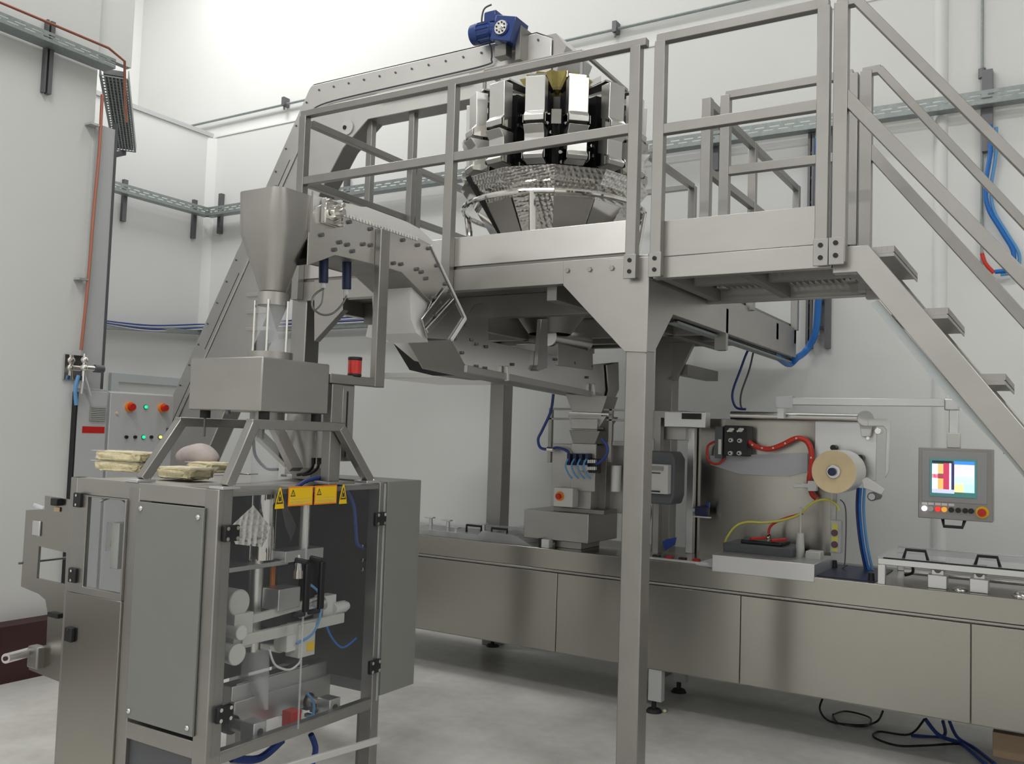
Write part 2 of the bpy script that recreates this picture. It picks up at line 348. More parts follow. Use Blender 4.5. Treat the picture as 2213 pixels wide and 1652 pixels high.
# gussets
gp = [fx(1217, 565), fx(1217, 617), fx(1349, 760), fx(1398, 762), fx(1404, 555)]
link('gusset', B().prism(gp, (0, .012, 0)), 'steel', pf, .002)
X = XR+.004
gp = [P(1400, 600, X=X), P(1414, 763, X=X), P(1470, 652, X=X), P(1472, 615, X=X)]; gp = [Vector((X, PY, 2.53)), Vector((X, PY, 2.175)), P(1414, 762, X=X), P(1470, 650, X=X), Vector((X, P(1470, 650, X=X).y+.02, 2.53))]
link('gusset', B().prism(gp, (-.012, 0, 0)), 'steel', pf, .002)
gl = [fx(679, 605), fx(679, 738), fx(741, 670), fx(741, 605)]
link('gusset', B().prism(gl, (0, .05, 0)), 'steel', pf, .002)
gr = [P(1424, 760, Y=6.45), P(1440, 822, Y=6.45), P(1460, 823, Y=6.45), P(1503, 735, Y=6.45), P(1500, 690, Y=6.45), P(1424, 690, Y=6.45)]
link('gusset', B().prism(gr, (0, .04, 0)), 'steeld', pf, .002)
for x, y in ((1227, 585), (1275, 583), (1323, 580)): q = fx(x, y); link('bolt', B().cyl(q, q-Vector((0, .012, 0)), .013, n=6), 'steelv', pf)
# beams
b = B().box(XL, XR, PY, PY+.06, 2.535, 2.655); link('front_beam', b, 'steel', pf, .003)
xe = -.78
link('landing_beam', B().box(XR+.025, xe-.105, PY, PY+.05, 2.53, 2.635), 'steel', pf, .003)
link('landing_beam', B().box(XR, xe-.02, 4.95, 5.0, 2.53, 2.635), 'steel', pf, .003)
jb = B()
for x in (-1.72, -1.33, -.86): jb.box(x, x+.05, PY+.05, 4.95, 2.54, 2.6)
jb.box(XR, xe, 4.52, 4.57, 2.56, 2.62); link('joist', jb, 'steeld', pf)
# deck (grating) with opening
def grating(x0, x1, y0, y1, z, st=.05):
    b = B(); n = int((x1-x0)/st)
    for k in range(n+1): b.box(x0+k*st, x0+k*st+.004, y0, y1, z-.03, z)
    m = int((y1-y0)/.12)
    for k in range(m+1): b.box(x0, x1, y0+k*.12, y0+k*.12+.004, z-.015, z)
    return b
link('landing_grating', grating(XR, xe, PY+.05, 4.95, 2.635, .033), 'steeld', pf)
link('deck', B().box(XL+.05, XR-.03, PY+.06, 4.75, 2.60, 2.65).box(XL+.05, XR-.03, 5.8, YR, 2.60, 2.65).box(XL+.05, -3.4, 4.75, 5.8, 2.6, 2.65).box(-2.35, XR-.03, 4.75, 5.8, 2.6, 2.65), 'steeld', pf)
link('side_beam', B().box(XR-.06, XR, PY+.06, YR, 2.40, 2.62), 'steel', pf, .003)
link('side_beam', B().box(XL, XL+.06, PY+.06, YR, 2.50, 2.65), 'steel', pf, .003)
link('rear_beam', B().box(XL, XR, YR-.06, YR, 2.50, 2.62).box(XL, XR, 6.4, 6.46, 2.48, 2.6), 'steeld', pf, .003)
link('cross_beam', B().box(XL+.06, XR-.06, 4.66, 4.72, 2.46, 2.6).box(XL+.06, XR-.06, 5.82, 5.88, 2.46, 2.6).box(-3.5, -3.44, PY+.06, YR, 2.46, 2.6).box(-2.35, -2.29, PY+.06, YR, 2.46, 2.6), 'steeld', pf, .003)
link('kick_plate', B().box(XL+.02, XR-.115, PY-.0, PY+.008, 2.672, 2.835), 'bright', pf, .002)
link('kick_plate', B().box(XR+.05, xe-.16, PY, PY+.008, 2.636, 2.812), 'steel', pf, .002)
link('kick_rail', B().box(XL+.02, XR-.115, PY+.012, PY+.03, 2.64, 2.69), 'steeld', pf)
link('kick_plate', B().box(XL+.02, XL+.03, PY+.01, YR, 2.67, 2.83), 'steel', pf, .002)
# hanging side plates under the rear right
q0, q1 = P(1560, 652, X=XR), P(1722, 745, X=XR)
link('hanger', B().box(XR-.07, XR+.0, 5.30, 5.34, 2.30, 2.55), 'steelv', pf)
link('rear_side_beam', B().box(xr+.14, xr+.24, 6.5, 7.2, 2.24, 2.32), 'steeld', pf)
# ---- railings
def railing(name, label, parts, loc, foot=None):
    t = thing(name, label, 'railing', loc)
    for n, a, c, w, h in parts: link(n, B().bar(a, c, w, h), 'steelv', t, .003)
    if foot:
        for q in foot:
            link('foot_bracket', B().box(q[0]-.032, q[0]+.032, q[1]-.028, q[1]-.02, q[2]-.05, q[2]+.07), 'steelv', t, .002)
            link('bolt_hole', B().cyl((q[0], q[1]-.026, q[2]+.04), (q[0], q[1]-.032, q[2]+.04), .011, n=10).cyl((q[0], q[1]-.026, q[2]-.015), (q[0], q[1]-.032, q[2]-.015), .011, n=10), 'black', t)
    return t
RT = 3.70; RY = PY-.025; MZ = 3.285
x1, x2, x3 = P(1375, 590, Y=RY).x-.025, P(970, 500, Y=RY).x, XL+.02
railing('guard_railing', 'long front guard rail on platform edge before the weigher', [
 ('post', (x1, RY, 2.54), (x1, RY, RT), .055, .05), ('post', (x2, RY, 2.54), (x2, RY, RT), .055, .05), ('post', (x3, RY, 2.54), (x3, RY, RT), .055, .05),
 ('top_rail', (x3-.02, RY, RT+.012), (x1+.055, RY, RT+.012), .046, .04), ('mid_rail', (x3, RY, MZ), (x1, RY, MZ), .04, .05)], (x2, RY, DZ), [(x1, RY, 2.58)])
x4, x5 = P(1427, 590, Y=RY).x-.02, P(1776, 560, Y=RY).x
railing('guard_railing', 'short front guard rail on landing between platform and stairs', [
 ('post', (x4, RY, 2.54), (x4, RY, RT), .055, .05), ('post', (x5, RY, 2.54), (x5, RY, RT), .055, .05),
 ('top_rail', (x4-.02, RY, RT+.012), (x5+.02, RY, RT+.012), .046, .045), ('mid_rail', (x4, RY, MZ-.03), (x5, RY, MZ-.03), .04, .05)], (x4, RY, DZ), [(x4, RY, 2.58), (x5, RY, 2.58)])
X = XL+.02
ye = P(900, 380, X=X).y
railing('guard_railing', 'left side guard rail of platform running back towards the wall', [
 ('post', (X, ye, 2.6), (X, ye, RT-.03), .06, .06), ('post', (X, YR-.1, 2.6), (X, YR-.1, RT), .05, .05), ('top_rail', (X, PY+.03, RT-.03), (X, YR-.1, RT-.03), .04, .045), ('mid_rail', (X, PY+.03, MZ), (X, YR-.1, MZ), .04, .045)], (X, ye, DZ))
X = XR
railing('guard_railing', 'right side guard rail of platform running back to the wall', [
 ('post', (X, 4.9, 2.6), (X, 4.9, RT), .055, .055), ('post', (X, 5.78, 2.6), (X, 5.78, RT), .05, .05), ('post', (X, YR-.05, 2.6), (X, YR-.05, RT), .05, .05),
 ('top_rail', (X, 4.9, RT-.02), (X, YR-.05, RT-.02), .04, .045), ('mid_rail', (X, 4.9, MZ), (X, YR-.05, MZ), .04, .045)], (X, 5.8, DZ))
xb0, xb1 = P(1568, 300, Y=4.9).x, P(1843, 300, Y=4.9).x
railing('guard_railing', 'rear guard rail of the landing seen through the front rail', [
 ('post', (xb0, 4.9, 2.6), (xb0, 4.9, RT), .055, .05), ('post', (xb1, 4.9, 2.6), (xb1, 4.9, RT), .055, .05),
 ('top_rail', (xb0, 4.9, RT), (xb1, 4.9, RT), .04, .045), ('mid_rail', (xb0, 4.9, MZ-.02), (xb1, 4.9, MZ-.02), .04, .05)], (xb0, 4.9, DZ))
a, c = P(1437, 408, Y=6.9), P(1497, 404, Y=6.9)
railing('guard_railing', 'low rear rail corner on platform behind the weigher', [('top_rail', (a.x-.3, 6.9, c.z), (c.x, 6.9, c.z), .04, .045), ('post', (c.x, 6.9, 2.65), (c.x, 6.9, c.z), .06, .05), ('side_rail', (c.x, 6.9, c.z), (c.x, 6.0, c.z), .04, .045)], (c.x, 6.9, 2.65))
# ---- staircase
SY0, SY1 = PY, 4.92
st = thing('staircase', 'steel staircase descending from landing on the right with handrails', 'staircase', (.2, 4.5, 0))
def stringer(Y, t_=.06):
    s0, s1, b0, b1 = (P(*a, Y=PY) for a in ((1877, 529), (2213, 925), (1851, 588), (2213, 1021)))
    d = (s1-s0)/(s1.x-s0.x); db = (b1-b0)/(b1.x-b0.x)
    zt0, zb0 = s0.z, b0.z; xt = s0.x+(0-s0.z)/d.z; xbm = b0.x+(0-b0.z)/db.z
    pts = [(xe-.10, Y, zt0), (s0.x, Y, zt0), (xt, Y, 0), (xbm, Y, 0), (b0.x, Y, zb0), (xe-.10, Y, zb0)]
    return B().prism(pts, (0, t_, 0)), d.z, s0, db.z, b0
sb, slope, S0, slopeb, B0 = stringer(PY); link('stringer', sb, 'steel', st, .003)
sb2 = stringer(SY1-.05, .05)[0]; link('stringer', sb2, 'steel', st, .003)
lo = [P(x, y, Y=PY+.03) for x, y in ((1897, 648), (2086, 869), (2213, 1021), (2213, 1033), (2170, 980), (2028, 833), (1880, 656))]
link('cable_channel', B().prism(lo, (0, .03, 0)), 'cabin', st)
run = .279/(-slope)*1.0
for k in range(9):
    z = 2.618-.279*k; x = -.636+.2115*k
    if z < .1: break
    g = B(); g.box(x-.22, x, SY0+.06, SY1-.05, z-.03, z-.026)
    for j in range(18): g.box(x-.22, x, SY0+.07+j*.041, SY0+.074+j*.041, z-.03, z)
    g.box(x-.004, x, SY0+.06, SY1-.05, z-.045, z).box(x-.22, x-.216, SY0+.06, SY1-.05, z-.045, z).box(x-.22, x, SY0+.061, SY0+.065, z-.045, z)
    for j in range(9): g.box(x-.2+.024*j, x-.196+.024*j, SY0+.06, SY1-.05, z-.02, z)
    link('tread', g, 'steelv', st)
def handrail(Y, pp_, ph, label):
    x0, = pp_; out = []
    link('rail_post', B().bar((x0, Y, 2.54), (x0, Y, RT+.01), .06, .05), 'steelv', st, .003)
for Y, pxp, h0, h1, m0, m1, zh in ((RY, 1815, (1854, 3), (2213, 364), (1830, 212), (2138, 527), 0), (4.9, 1870, (1903, 142), (2213, 472), (1880, 325), (2080, 545), 0)):
    x0 = P(pxp, 480, Y=Y).x
    link('rail_post', B().bar((x0, Y, 2.54), (x0, Y, RT), .06, .055), 'steelv', st, .003)
    a, c = P(*h0, Y=Y), P(*h1, Y=Y); k = (c.z-a.z)/(c.x-a.x); xE = x0+2.2
    link('handrail', B().bar((x0-.02, Y, RT), (a.x+.005, Y, RT), .0445, .04).bar((a.x-.005, Y, RT+.002), (xE, Y, RT+k*(xE-a.x)), .045, .04), 'steelv', st, .003)
    a, c = P(*m0, Y=Y), P(*m1, Y=Y); k = (c.z-a.z)/(c.x-a.x)
    link('mid_rail', B().bar((x0, Y, a.z-k*(a.x-x0)), (xE, Y, a.z+k*(xE-a.x)), .04, .055), 'steelv', st, .003)
    link('rail_post', B().bar((xE-.35, Y, 0.45), (xE-.35, Y, RT+k*(xE-.35-x0)), .055, .055), 'steelv', st, .003)
q = P(1809, 545, Y=RY)
link('foot_bracket', B().box(q.x-.03, q.x+.035, PY-.055, PY-.045, 2.53, 2.65), 'steelv', st, .002)
link('bolt_hole', B().cyl((q.x, PY-.055, 2.625), (q.x, PY-.06, 2.625), .011, n=10).cyl((q.x, PY-.055, 2.57), (q.x, PY-.06, 2.57), .011, n=10), 'black', st)
# under platform cable tray
X = XR-.05
a, c = P(1465, 655, X=X), P(1735, 763, X=X)
c = a+(c-a)*min(1, (7.12-a.y)/(c.y-a.y))
t = thing('cable_tray', 'perforated tray under the right side of platform carrying cables', 'cable tray', (X, 5, a.z))
b = B()
for k in range(4): b.bar(a+Vector((0, 0, -.035*k)), c+Vector((0, 0, -.035*k)), .006, .014)
for k in range(40): q = a+(c-a)*(k/40); b.bar(q+Vector((0, 0, -.035*1)), q+(c-a)*.012+Vector((0, 0, -.035*1)), .006, .07)
b.bar(a+Vector((-.03, 0, -.108)), c+Vector((-.03, 0, -.108)), .06, .006)
link('tray', b, 'galv', t); link('cable', B().tube([a+Vector((-.03, 0, -.07)), c+Vector((-.03, 0, -.07))], .022, 8), 'dark', t)
q = [P(x, y, Y=WY-.12) for x, y in ((1690, 766), (1715, 772), (1742, 758), (1762, 720), (1768, 660), (1770, 600), (1768, 300))]
solo('cable_bundle', B().tube([c+Vector((-.03, -.5, -.07)), c+Vector((-.02, -.12, -.12)), P(1722, 774, Y=7.05)]+q[2:], .026), 'hose', 'thick blue cable curving up the back wall behind landing', 'cable')
q = [P(x, y, Y=6.6) for x, y in ((1640, 735), (1618, 755), (1600, 800), (1583, 850), (1590, 880), (1612, 885))]
t = thing('thin_cable', 'loose thin blue cables drooping below tray over film station', 'cable', q[0])
link('cable', B().tube(q, .009, 8), 'dhose', t); link('cable', B().tube([v+Vector((.07*math.sin(PI*k/5), 0, 0)) for k, v in enumerate(q)], .007, 8), 'dark', t, label='black cable')
# ================================================================= WEIGHER
WC = Vector((-2.925, 5.235, 0))
wt = thing('multihead_weigher', 'round stainless multihead weigher with ring of polished buckets', 'weighing machine', WC+Vector((0, 0, 2.65)))
def wl(n, b, m, bev=0, **k): return link(n, b, m, wt, bev, **k)
zc = lambda px_, py_, r: P(px_, py_, Y=0.0001) if False else None
def zf(y, r):   # height of a point on the camera-facing side at radius r
    D = math.hypot(WC.x, WC.y)-r; k = D*math.cos(math.radians(2.9)); d = fw + rt*((1202-1106.5)/FPX) - up*((y-826)/FPX)
    return CH + d.z*D/math.hypot(d.x, d.y)
z1, z2, z3, z4, z5 = zf(162, .6), zf(262, .6), zf(345, .6), zf(355, .62), zf(497, .45)
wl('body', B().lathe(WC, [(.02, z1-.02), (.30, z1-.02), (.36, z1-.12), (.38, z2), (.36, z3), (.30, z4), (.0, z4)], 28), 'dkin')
wl('base', B().lathe(WC, [(.14, 2.42), (.30, 2.64), (.40, 2.70), (.40, 2.76), (0, 2.76)], 28), 'steeld')
cam_a = math.atan2(-WC.y, -WC.x)
# collecting chute: faceted cone
n = 12; prof = [(.625, z4), (.615, z4-.015), (.50, (z4*.55+z5*.45)), (.37, z5), (.20, 2.75)]
ch = B().lathe(WC, prof, n, cam_a)
wl('collecting_chute', ch, 'dimple', 0, sharp=12)
# one darker facet door panel each
def seg(a0_, a1_, r0_, zz0, r1_, zz1, off):
    ps = [WC+Vector(((r0_+off)*math.cos(a), (r0_+off)*math.sin(a), zz0)) for a in (a0_, a1_)]+[WC+Vector(((r1_+off)*math.cos(a), (r1_+off)*math.sin(a), zz1)) for a in (a1_, a0_)]
    nrm = (ps[1]-ps[0]).cross(ps[2]-ps[0]).normalized(); return ps, nrm
for k, mm in ((-3, 'chrome'), (-2, 'bright'), (0, 'bright'), (1, 'chrome')):
    ps, nr = seg(cam_a+(k)*2*PI/n, cam_a+(k+.93)*2*PI/n, .502, prof[2][1], .372, z5, .006)
    wl('chute_panel', B().prism(ps, nr*.006), mm)
ps, nr = seg(cam_a-2.1*2*PI/n, cam_a-1.98*2*PI/n, .625, z4, .37, z5, .012); wl('edge_seal', B().prism(ps, nr*.02), 'black')
ps, nr = seg(cam_a-2.95*2*PI/n, cam_a-2.12*2*PI/n, .615, z4-.01, .50, prof[2][1], .01); wl('chute_panel', B().prism(ps, nr*.008), 'chrome')
ring = [WC+Vector((.60*math.cos(a), .60*math.sin(a), zf(412, .60))) for a in [cam_a+PI*2*k/40 for k in range(41)]]
wl('ring_tube', B().tube(ring, .018, 10, smooth=False), 'chrome')
for k in range(4):
    a = cam_a+1.35+k*PI/2; wl('support_leg', B().tube([WC+Vector((.60*math.cos(a), .60*math.sin(a), ring[0].z)), WC+Vector((.55*math.cos(a), .55*math.sin(a), 2.9)), WC+Vector((.5*math.cos(a), .5*math.sin(a), 2.66))], .022, 10), 'chrome')
# buckets
def bucket_geo(w, zt_, zb_, rin, rout, kind):
    "radial box with a curved lip, local x = outwards, y = tangential"
    h = zt_-zb_; b = B()
    if kind == 'up': prof2 = [(rin, zt_), (rout, zt_), (rout-.005, zb_+h*.24), (rout+.022, zb_+h*.14), (rout+.018, zb_+h*.02), (rout-.06, zb_), (rin, zb_+h*.2)]
    else: prof2 = [(rin, zt_), (rout+.03, zt_), (rout-.01, zt_-h*.22), (rout-.012, zb_+h*.30), (rout+.02, zb_+h*.15), (rout-.0, zb_+.01), (rout-.09, zb_), (rin, zb_+h*.25)]
    pts = [Vector((r, -w/2, z_)) for r, z_ in prof2]; b.prism(pts, (0, w, 0)); return b
def place(b, a):
    R = Matrix.Rotation(a, 3, 'Z'); o = B(); o.v = [WC+R@v for v in b.v]; o.f = b.f; return o
NB = 14
for k in range(NB):
    a = cam_a+(k+.5)*2*PI/NB
    wl('feed_bucket', place(bucket_geo(.124, z1, z2, .52, .60, 'up'), a), 'satin' if True else '', .003)
    wl('weigh_bucket', place(bucket_geo(.124, z2-.02, z3, .50, .60, 'dn'), a), 'satin', .003)
    for sd in (-1, 1):
        for zh in (z2-.005, z3+.01): wl('bucket_hinge', place(B().prism([(.50, sd*.070, zh), (.612, sd*.070, zh), (.612, sd*.070, zh+.05), (.50, sd*.070, zh+.09)], (0, .004, 0)), a), 'chrome')
    g = B(); g.box(.36, .47, -.06, .06, z3+.02, z1-.05); wl('actuator_housing', place(g, a), 'black')
    a2 = cam_a+k*2*PI/NB
    if k in (0, 3, 11): wl('lock_plate', place(B().box(.55, .56, -.03, .03, z2-.0, z2+.09), a2), 'chrome')
    random.seed(k)
    for j in range(6): g = B(); yy = -.06+.12*random.random(); zz = z3+.03+(z1-z3-.15)*j/6; g.cyl((.40, yy, zz), (.46, yy, zz), .012, n=6); wl('bolt', place(g, a2), 'chrome')
    wl('feed_pan', place(B().prism([(.05, -.02, z1+.04), (.55, -.055, z1+.02), (.55, .055, z1+.02), (.05, .02, z1+.04)], (0, 0, .012)).prism([(.05, -.02, z1+.04), (.50, -.055, z1+.03), (.50, -.055, z1+.07), (.05, -.02, z1+.08)], (0, .003, 0)), a), 'chrome')
wl('top_cone', B().lathe(WC, [(.0, z1+.22), (.14, z1+.12), (.24, z1+.05), (0, z1+.05)], 24), 'bright')
fr = B()
for a in [cam_a+.3+k*PI/2 for k in range(4)]:
    q = WC+Vector((.50*math.cos(a), .50*math.sin(a), 0)); fr.bar(q+Vector((0, 0, z3)), q+Vector((0, 0, z1+.20)), .02)
qs = [WC+Vector((.50*math.cos(a), .50*math.sin(a), z1+.20)) for a in [cam_a+.3+k*PI/2 for k in range(4)]]
for k in range(4): fr.bar(qs[k], qs[(k+1) % 4], .022)
wl('top_frame', fr, 'steelv', .002)
sk = []
sf = B(); nn = 36; r_ = [.27 if k % 2 else .235 for k in range(nn)]
sf.add([WC+Vector((r_[k]*math.cos(2*PI*k/nn), r_[k]*math.sin(2*PI*k/nn), z1+.17)) for k in range(nn)]+[WC+Vector((r_[k]*.45*math.cos(2*PI*k/nn), r_[k]*.45*math.sin(2*PI*k/nn), z1+.0)) for k in range(nn)], [(k, (k+1) % nn, (k+1) % nn+nn, k+nn) for k in range(nn)])
wl('infeed_cone', sf, 'cream')
# ================================================================= ELEVATOR
EY = 5.06
et = thing('incline_conveyor', 'tall enclosed steel elevator conveyor rising to top of the weigher', 'conveyor', (-6.2, 5.2, 0))
ey = lambda pts: py(pts, EY)
zT, zB = 4.41, 4.055
e1 = P(670, 190, Y=EY); eL = P(376, 850, Y=EY); eR0 = P(697, 403, Y=EY); eR1 = P(486, 888, Y=EY)
def on(a, c, z): return a+(c-a)*((z-a.z)/(c.z-a.z))
xl0 = on(e1, eL, .25); xr0 = on(eR0, eR1, .25)
out = [xl0, on(e1, eL, zT-.02), Vector((e1.x+.03, EY, zT)), Vector((-3.0, EY, zT)), Vector((-2.88, EY, zT-.06)), Vector((-2.88, EY, zB)), P(795, 257, Y=EY), P(741, 319, Y=EY), eR0, xr0]
link('side_plate', B().prism(out, (0, .012, 0)), 'elev', et, .003)
link('side_plate', B().prism([v+Vector((0, .16, 0)) for v in out], (0, .012, 0)), 'elev', et, .003)
oc = [xl0, on(e1, eL, zT-.02), Vector((e1.x+.03, EY, zT)), Vector((-3.0, EY, zT)), Vector((-2.88, EY, zT-.06))]
cs = B()
for k in range(4): a, c = oc[k], oc[k+1]; cs.add([a+Vector((0, .01, .012)), c+Vector((0, .01, .012)), c+Vector((0, .17, .012)), a+Vector((0, .17, .012))], [(0, 1, 2, 3)])
ocr = [Vector((-2.9, EY, zB)), P(795, 257, Y=EY), P(741, 319, Y=EY), eR0, xr0]
link('top_cover', cs, 'elev', et)
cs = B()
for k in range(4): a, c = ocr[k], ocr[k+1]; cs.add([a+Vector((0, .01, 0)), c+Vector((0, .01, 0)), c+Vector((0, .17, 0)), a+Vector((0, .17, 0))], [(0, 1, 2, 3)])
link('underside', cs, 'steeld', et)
# lip flange and slots along the front plate
dd = (eL-e1).normalized(); nr = Vector((dd.z, 0, -dd.x)); nr = nr if nr.x > 0 else -nr
a = on(e1, eL, 4.2)+nr*.16; c = on(e1, eL, .6)+nr*.16
link('flange', B().bar(a-Vector((0, .012, 0)), c-Vector((0, .012, 0)), .03, .012, (0, 1, 0)), 'elev', et, .002)
sl = B()
for k in range(4): q = a+(c-a)*(.08+.24*k); sl.bar(q-Vector((0, .004, 0))-nr*.03, q+(c-a)*.17-Vector((0, .004, 0))-nr*.03, .006, .008, (0, 1, 0))
link('slot', sl, 'dkin', et)
for k in range(3):
    q = P(533, 638+37*k, Y=EY-.01); link('cover_rib', B().bar(q, q+Vector((.26, 0, -.0)), .02, .03), 'elev', et, .003)
link('belt_guard', B().box(e1.x+.28, -3.05, EY-.03, EY, 4.20, 4.215).box(-4.32, -3.5, EY-.035, EY-.03, 4.16, 4.22), 'elev', et)
for q in [Vector((e1.x+.1+k*.15, EY, 4.36)) for k in range(14)]+[on(e1, eL, 4.3-.17*k)+nr*.035 for k in range(22)]: link('rivet', B().cyl(q, q-Vector((0, .008, 0)), .008, n=6), 'zinc', et)
q = P(752, 276, Y=EY); link('idler_disc', B().cyl(q, q-Vector((0, .012, 0)), .058), 'white', et)
link('hub', B().cyl(q-Vector((.02, .012, 0)), q-Vector((.02, .02, 0)), .016), 'dkin', et)
cb = B().tube([P(1062, 10, Y=EY-.16), P(1045, 22, Y=EY-.16), P(1042, 60, Y=EY-.14), P(1060, 100, Y=EY-.06), P(1062, 128, Y=EY-.03), P(1052, 140, Y=EY-.02), P(950, 165, Y=EY-.02), P(720, 218, Y=EY-.02), P(672, 240, Y=EY-.02)], .006, 8)
link('cable', cb, 'dark', et)
for x, zz in ((P(806, 200, Y=5.2).x, 2.7), (P(894, 240, Y=5.2).x, 2.65), (P(752, 900, Y=5.2).x, 0)):
    pass
for px_, y1_, y2_ in ((806, 190, 440), (894, 235, 372)):
    a = P(px_, y1_, Y=5.12); link('support_leg', B().box(a.x-.025, a.x+.025, 5.1, 5.15, 2.652, zB+.02), 'steelv', et, .003)
link('base_frame', B().box(xl0.x, xr0.x, EY, EY+.17, .1, .3), 'steel', et)
for sd in (0, .14):
    for xx in (xl0.x+.04, xr0.x-.04): link('caster', B().cyl((xx, EY+sd, .06), (xx, EY+sd+.03, .06), .06), 'rubber', et)
# discharge spout + motor (drive belongs to the conveyor)
link('discharge_spout', B().prism([(-3.1, EY+.02, zB), (-2.88, EY+.02, zB), (-2.78, EY+.02, zT-.12), (-2.86, EY+.02, zT-.02), (-3.1, EY+.02, zT-.02)], (0, .38, 0)), 'bright', et)
m0 = P(1098, 70, Y=EY-.1)
md = thing('gear_motor', 'blue gear motor bolted on the upper end of conveyor', 'motor', m0)
gx = m0; R = Matrix.Rotation(math.radians(16), 3, 'Y')
def rb(b, piv=gx):
    for i, v in enumerate(b.v): b.v[i] = piv+R@(v-piv)
    return b
link('gearbox', rb(B().box(gx.x-.08, gx.x+.085, gx.y-.07, gx.y+.09, gx.z-.08, gx.z+.085).cyl(gx+Vector((0, -.07, 0)), gx+Vector((0, -.08, 0)), .05)), 'blue', md, .012)
link('output_bore', rb(B().cyl(gx+Vector((-.005, -.07, 0)), gx+Vector((-.005, -.088, 0)), .047).cyl(gx+Vector((-.005, -.085, 0)), gx+Vector((-.005, -.1, 0)), .014)), 'chrome', md)
ri = B()
for k in range(8): a = k*PI/4; ri.cyl(gx+Vector((-.005+.032*math.cos(a), -.086, .032*math.sin(a))), gx+Vector((-.005+.032*math.cos(a), -.092, .032*math.sin(a))), .006, n=8)
link('bore_bolt', rb(ri), 'dkin', md)
mc = gx+Vector((-.065, .0, .035))
link('motor_body', B().cyl(mc, mc+Vector((-.06, 0, 0)), .055, .062, 24).cyl(mc+Vector((-.05, 0, 0)), mc+Vector((-.16, 0, 0)), .066, n=24), 'blue', md, .004)
link('fan_cowl', B().cyl(mc+Vector((-.15, 0, 0)), mc+Vector((-.215, 0, 0)), .073, .068, 24), 'blue', md, .006)
link('terminal_box', B().box(mc.x-.10, mc.x-.005, mc.y-.05, mc.y+.05, mc.z+.04, mc.z+.118), 'blue', md, .008)
fi = B()
for k in range(12):
    a = k*2*PI/12; fi.bar(mc+Vector((-.06, .068*math.cos(a), .068*math.sin(a))), mc+Vector((-.15, .068*math.cos(a), .068*math.sin(a))), .006)
link('cooling_fin', fi, 'blue', md)
link('mounting_plate', B().box(gx.x+.06, gx.x+.1, gx.y+.0, gx.y+.16, gx.z-.20, gx.z+.03).box(gx.x-.09, gx.x+.0, gx.y-.02, gx.y+.06, gx.z-.16, gx.z-.08), 'steeld', md, .003)
# ================================================================= Z CONVEYOR
CX = -2.85; CW = .30
zc_ = thing('distribution_conveyor', 'bolted steel z shaped conveyor linking packing line to bagging machine', 'conveyor', (CX, 4, 2.3))
sp = [(668, 455), (700, 440), (733, 459), (907, 517), (932, 531), (1006, 688), (976, 735), (924, 731), (913, 694), (932, 653), (866, 588), (804, 570), (725, 552), (664, 574)]
link('upper_side_plate', B().prism(pX(sp, CX), (-.006, 0, 0)), 'bright', zc_, .002)
sp2 = [(v.y, v.z) for v in pX(sp, CX)]
link('upper_far_plate', B().prism([(CX-CW, y, z) for y, z in sp2], (-.006, 0, 0)), 'steel', zc_)
gd = [(672, 418), (690, 425), (781, 447), (792, 447), (880, 480), (908, 495), (934, 520), (932, 531), (907, 517), (733, 459), (700, 440), (668, 455)]
link('belt_guard', B().prism(pX(gd, CX-.012), (-.006, 0, 0)), 'belt', zc_)
# teeth of belt edge
te = B(); a, c = P(735, 462, X=CX+.004), P(905, 519, X=CX+.004)
for k in range(26): q = a+(c-a)*(k/26); te.box(CX+.001, CX+.006, q.y, q.y+.012, q.z-.006, q.z+.014)
link('belt_edge', te, 'belt', zc_)
bb = B(); cen = [P(x, y, X=CX) for x, y in ((668, 500), (780, 520), (880, 552), (985, 700))]
for i in range(3): bb.add([cen[i]+Vector((-.01, 0, .03)), cen[i+1]+Vector((-.01, 0, .03)), cen[i+1]+Vector((-CW+.01, 0, .03)), cen[i]+Vector((-CW+.01, 0, .03))], [(0, 1, 2, 3)])
bt = [P(x, y, X=CX) for x, y in ((664, 572), (725, 552), (804, 568), (866, 588), (932, 653))]
for i in range(4): bb.add([bt[i], bt[i+1], bt[i+1]+Vector((-CW, 0, 0)), bt[i]+Vector((-CW, 0, 0))], [(0, 1, 2, 3)])
link('belt', bb, 'steeld', zc_)
rc = B(); pts = [P(x, y, X=CX-.03) for x, y in ((893, 600), (886, 640), (888, 690), (900, 720), (925, 740))]
for i in range(4): rc.add([pts[i], pts[i+1], pts[i+1]+Vector((-CW+.05, 0, 0)), pts[i]+Vector((-CW+.05, 0, 0))], [(0, 1, 2, 3)])
link('return_belt', B().prism(pts+[P(x, y, X=CX-.03) for x, y in ((915, 690), (925, 655))], (-CW+.05, 0, 0)), 'belt', zc_)
lp = [(1026, 660), (1040, 655), (1055, 657), (1056, 738), (1205, 770), (1281, 788), (1337, 783), (1338, 840), (1322, 862), (1300, 856), (1060, 808), (1008, 796), (976, 735)]
link('lower_side_plate', B().prism(pX(lp, CX), (-.006, 0, 0)), 'bright', zc_, .002)
lq = [(v.y, v.z) for v in pX(lp, CX)]
link('lower_far_plate', B().prism([(CX-CW, y, z) for y, z in lq], (-.006, 0, 0)), 'steel', zc_)
bb = B(); bt = [P(x, y, X=CX) for x, y in ((976, 735), (1008, 796), (1060, 808), (1300, 856), (1322, 862))]
for i in range(4): bb.add([bt[i], bt[i+1], bt[i+1]+Vector((-CW, 0, 0)), bt[i]+Vector((-CW, 0, 0))], [(0, 1, 2, 3)])
link('lower_pan', bb, 'steeld', zc_)
link('bottom_rail', B().bar(P(1006, 797, X=CX+.012), P(1300, 857, X=CX+.012), .02, .04), 'steel', zc_, .002)
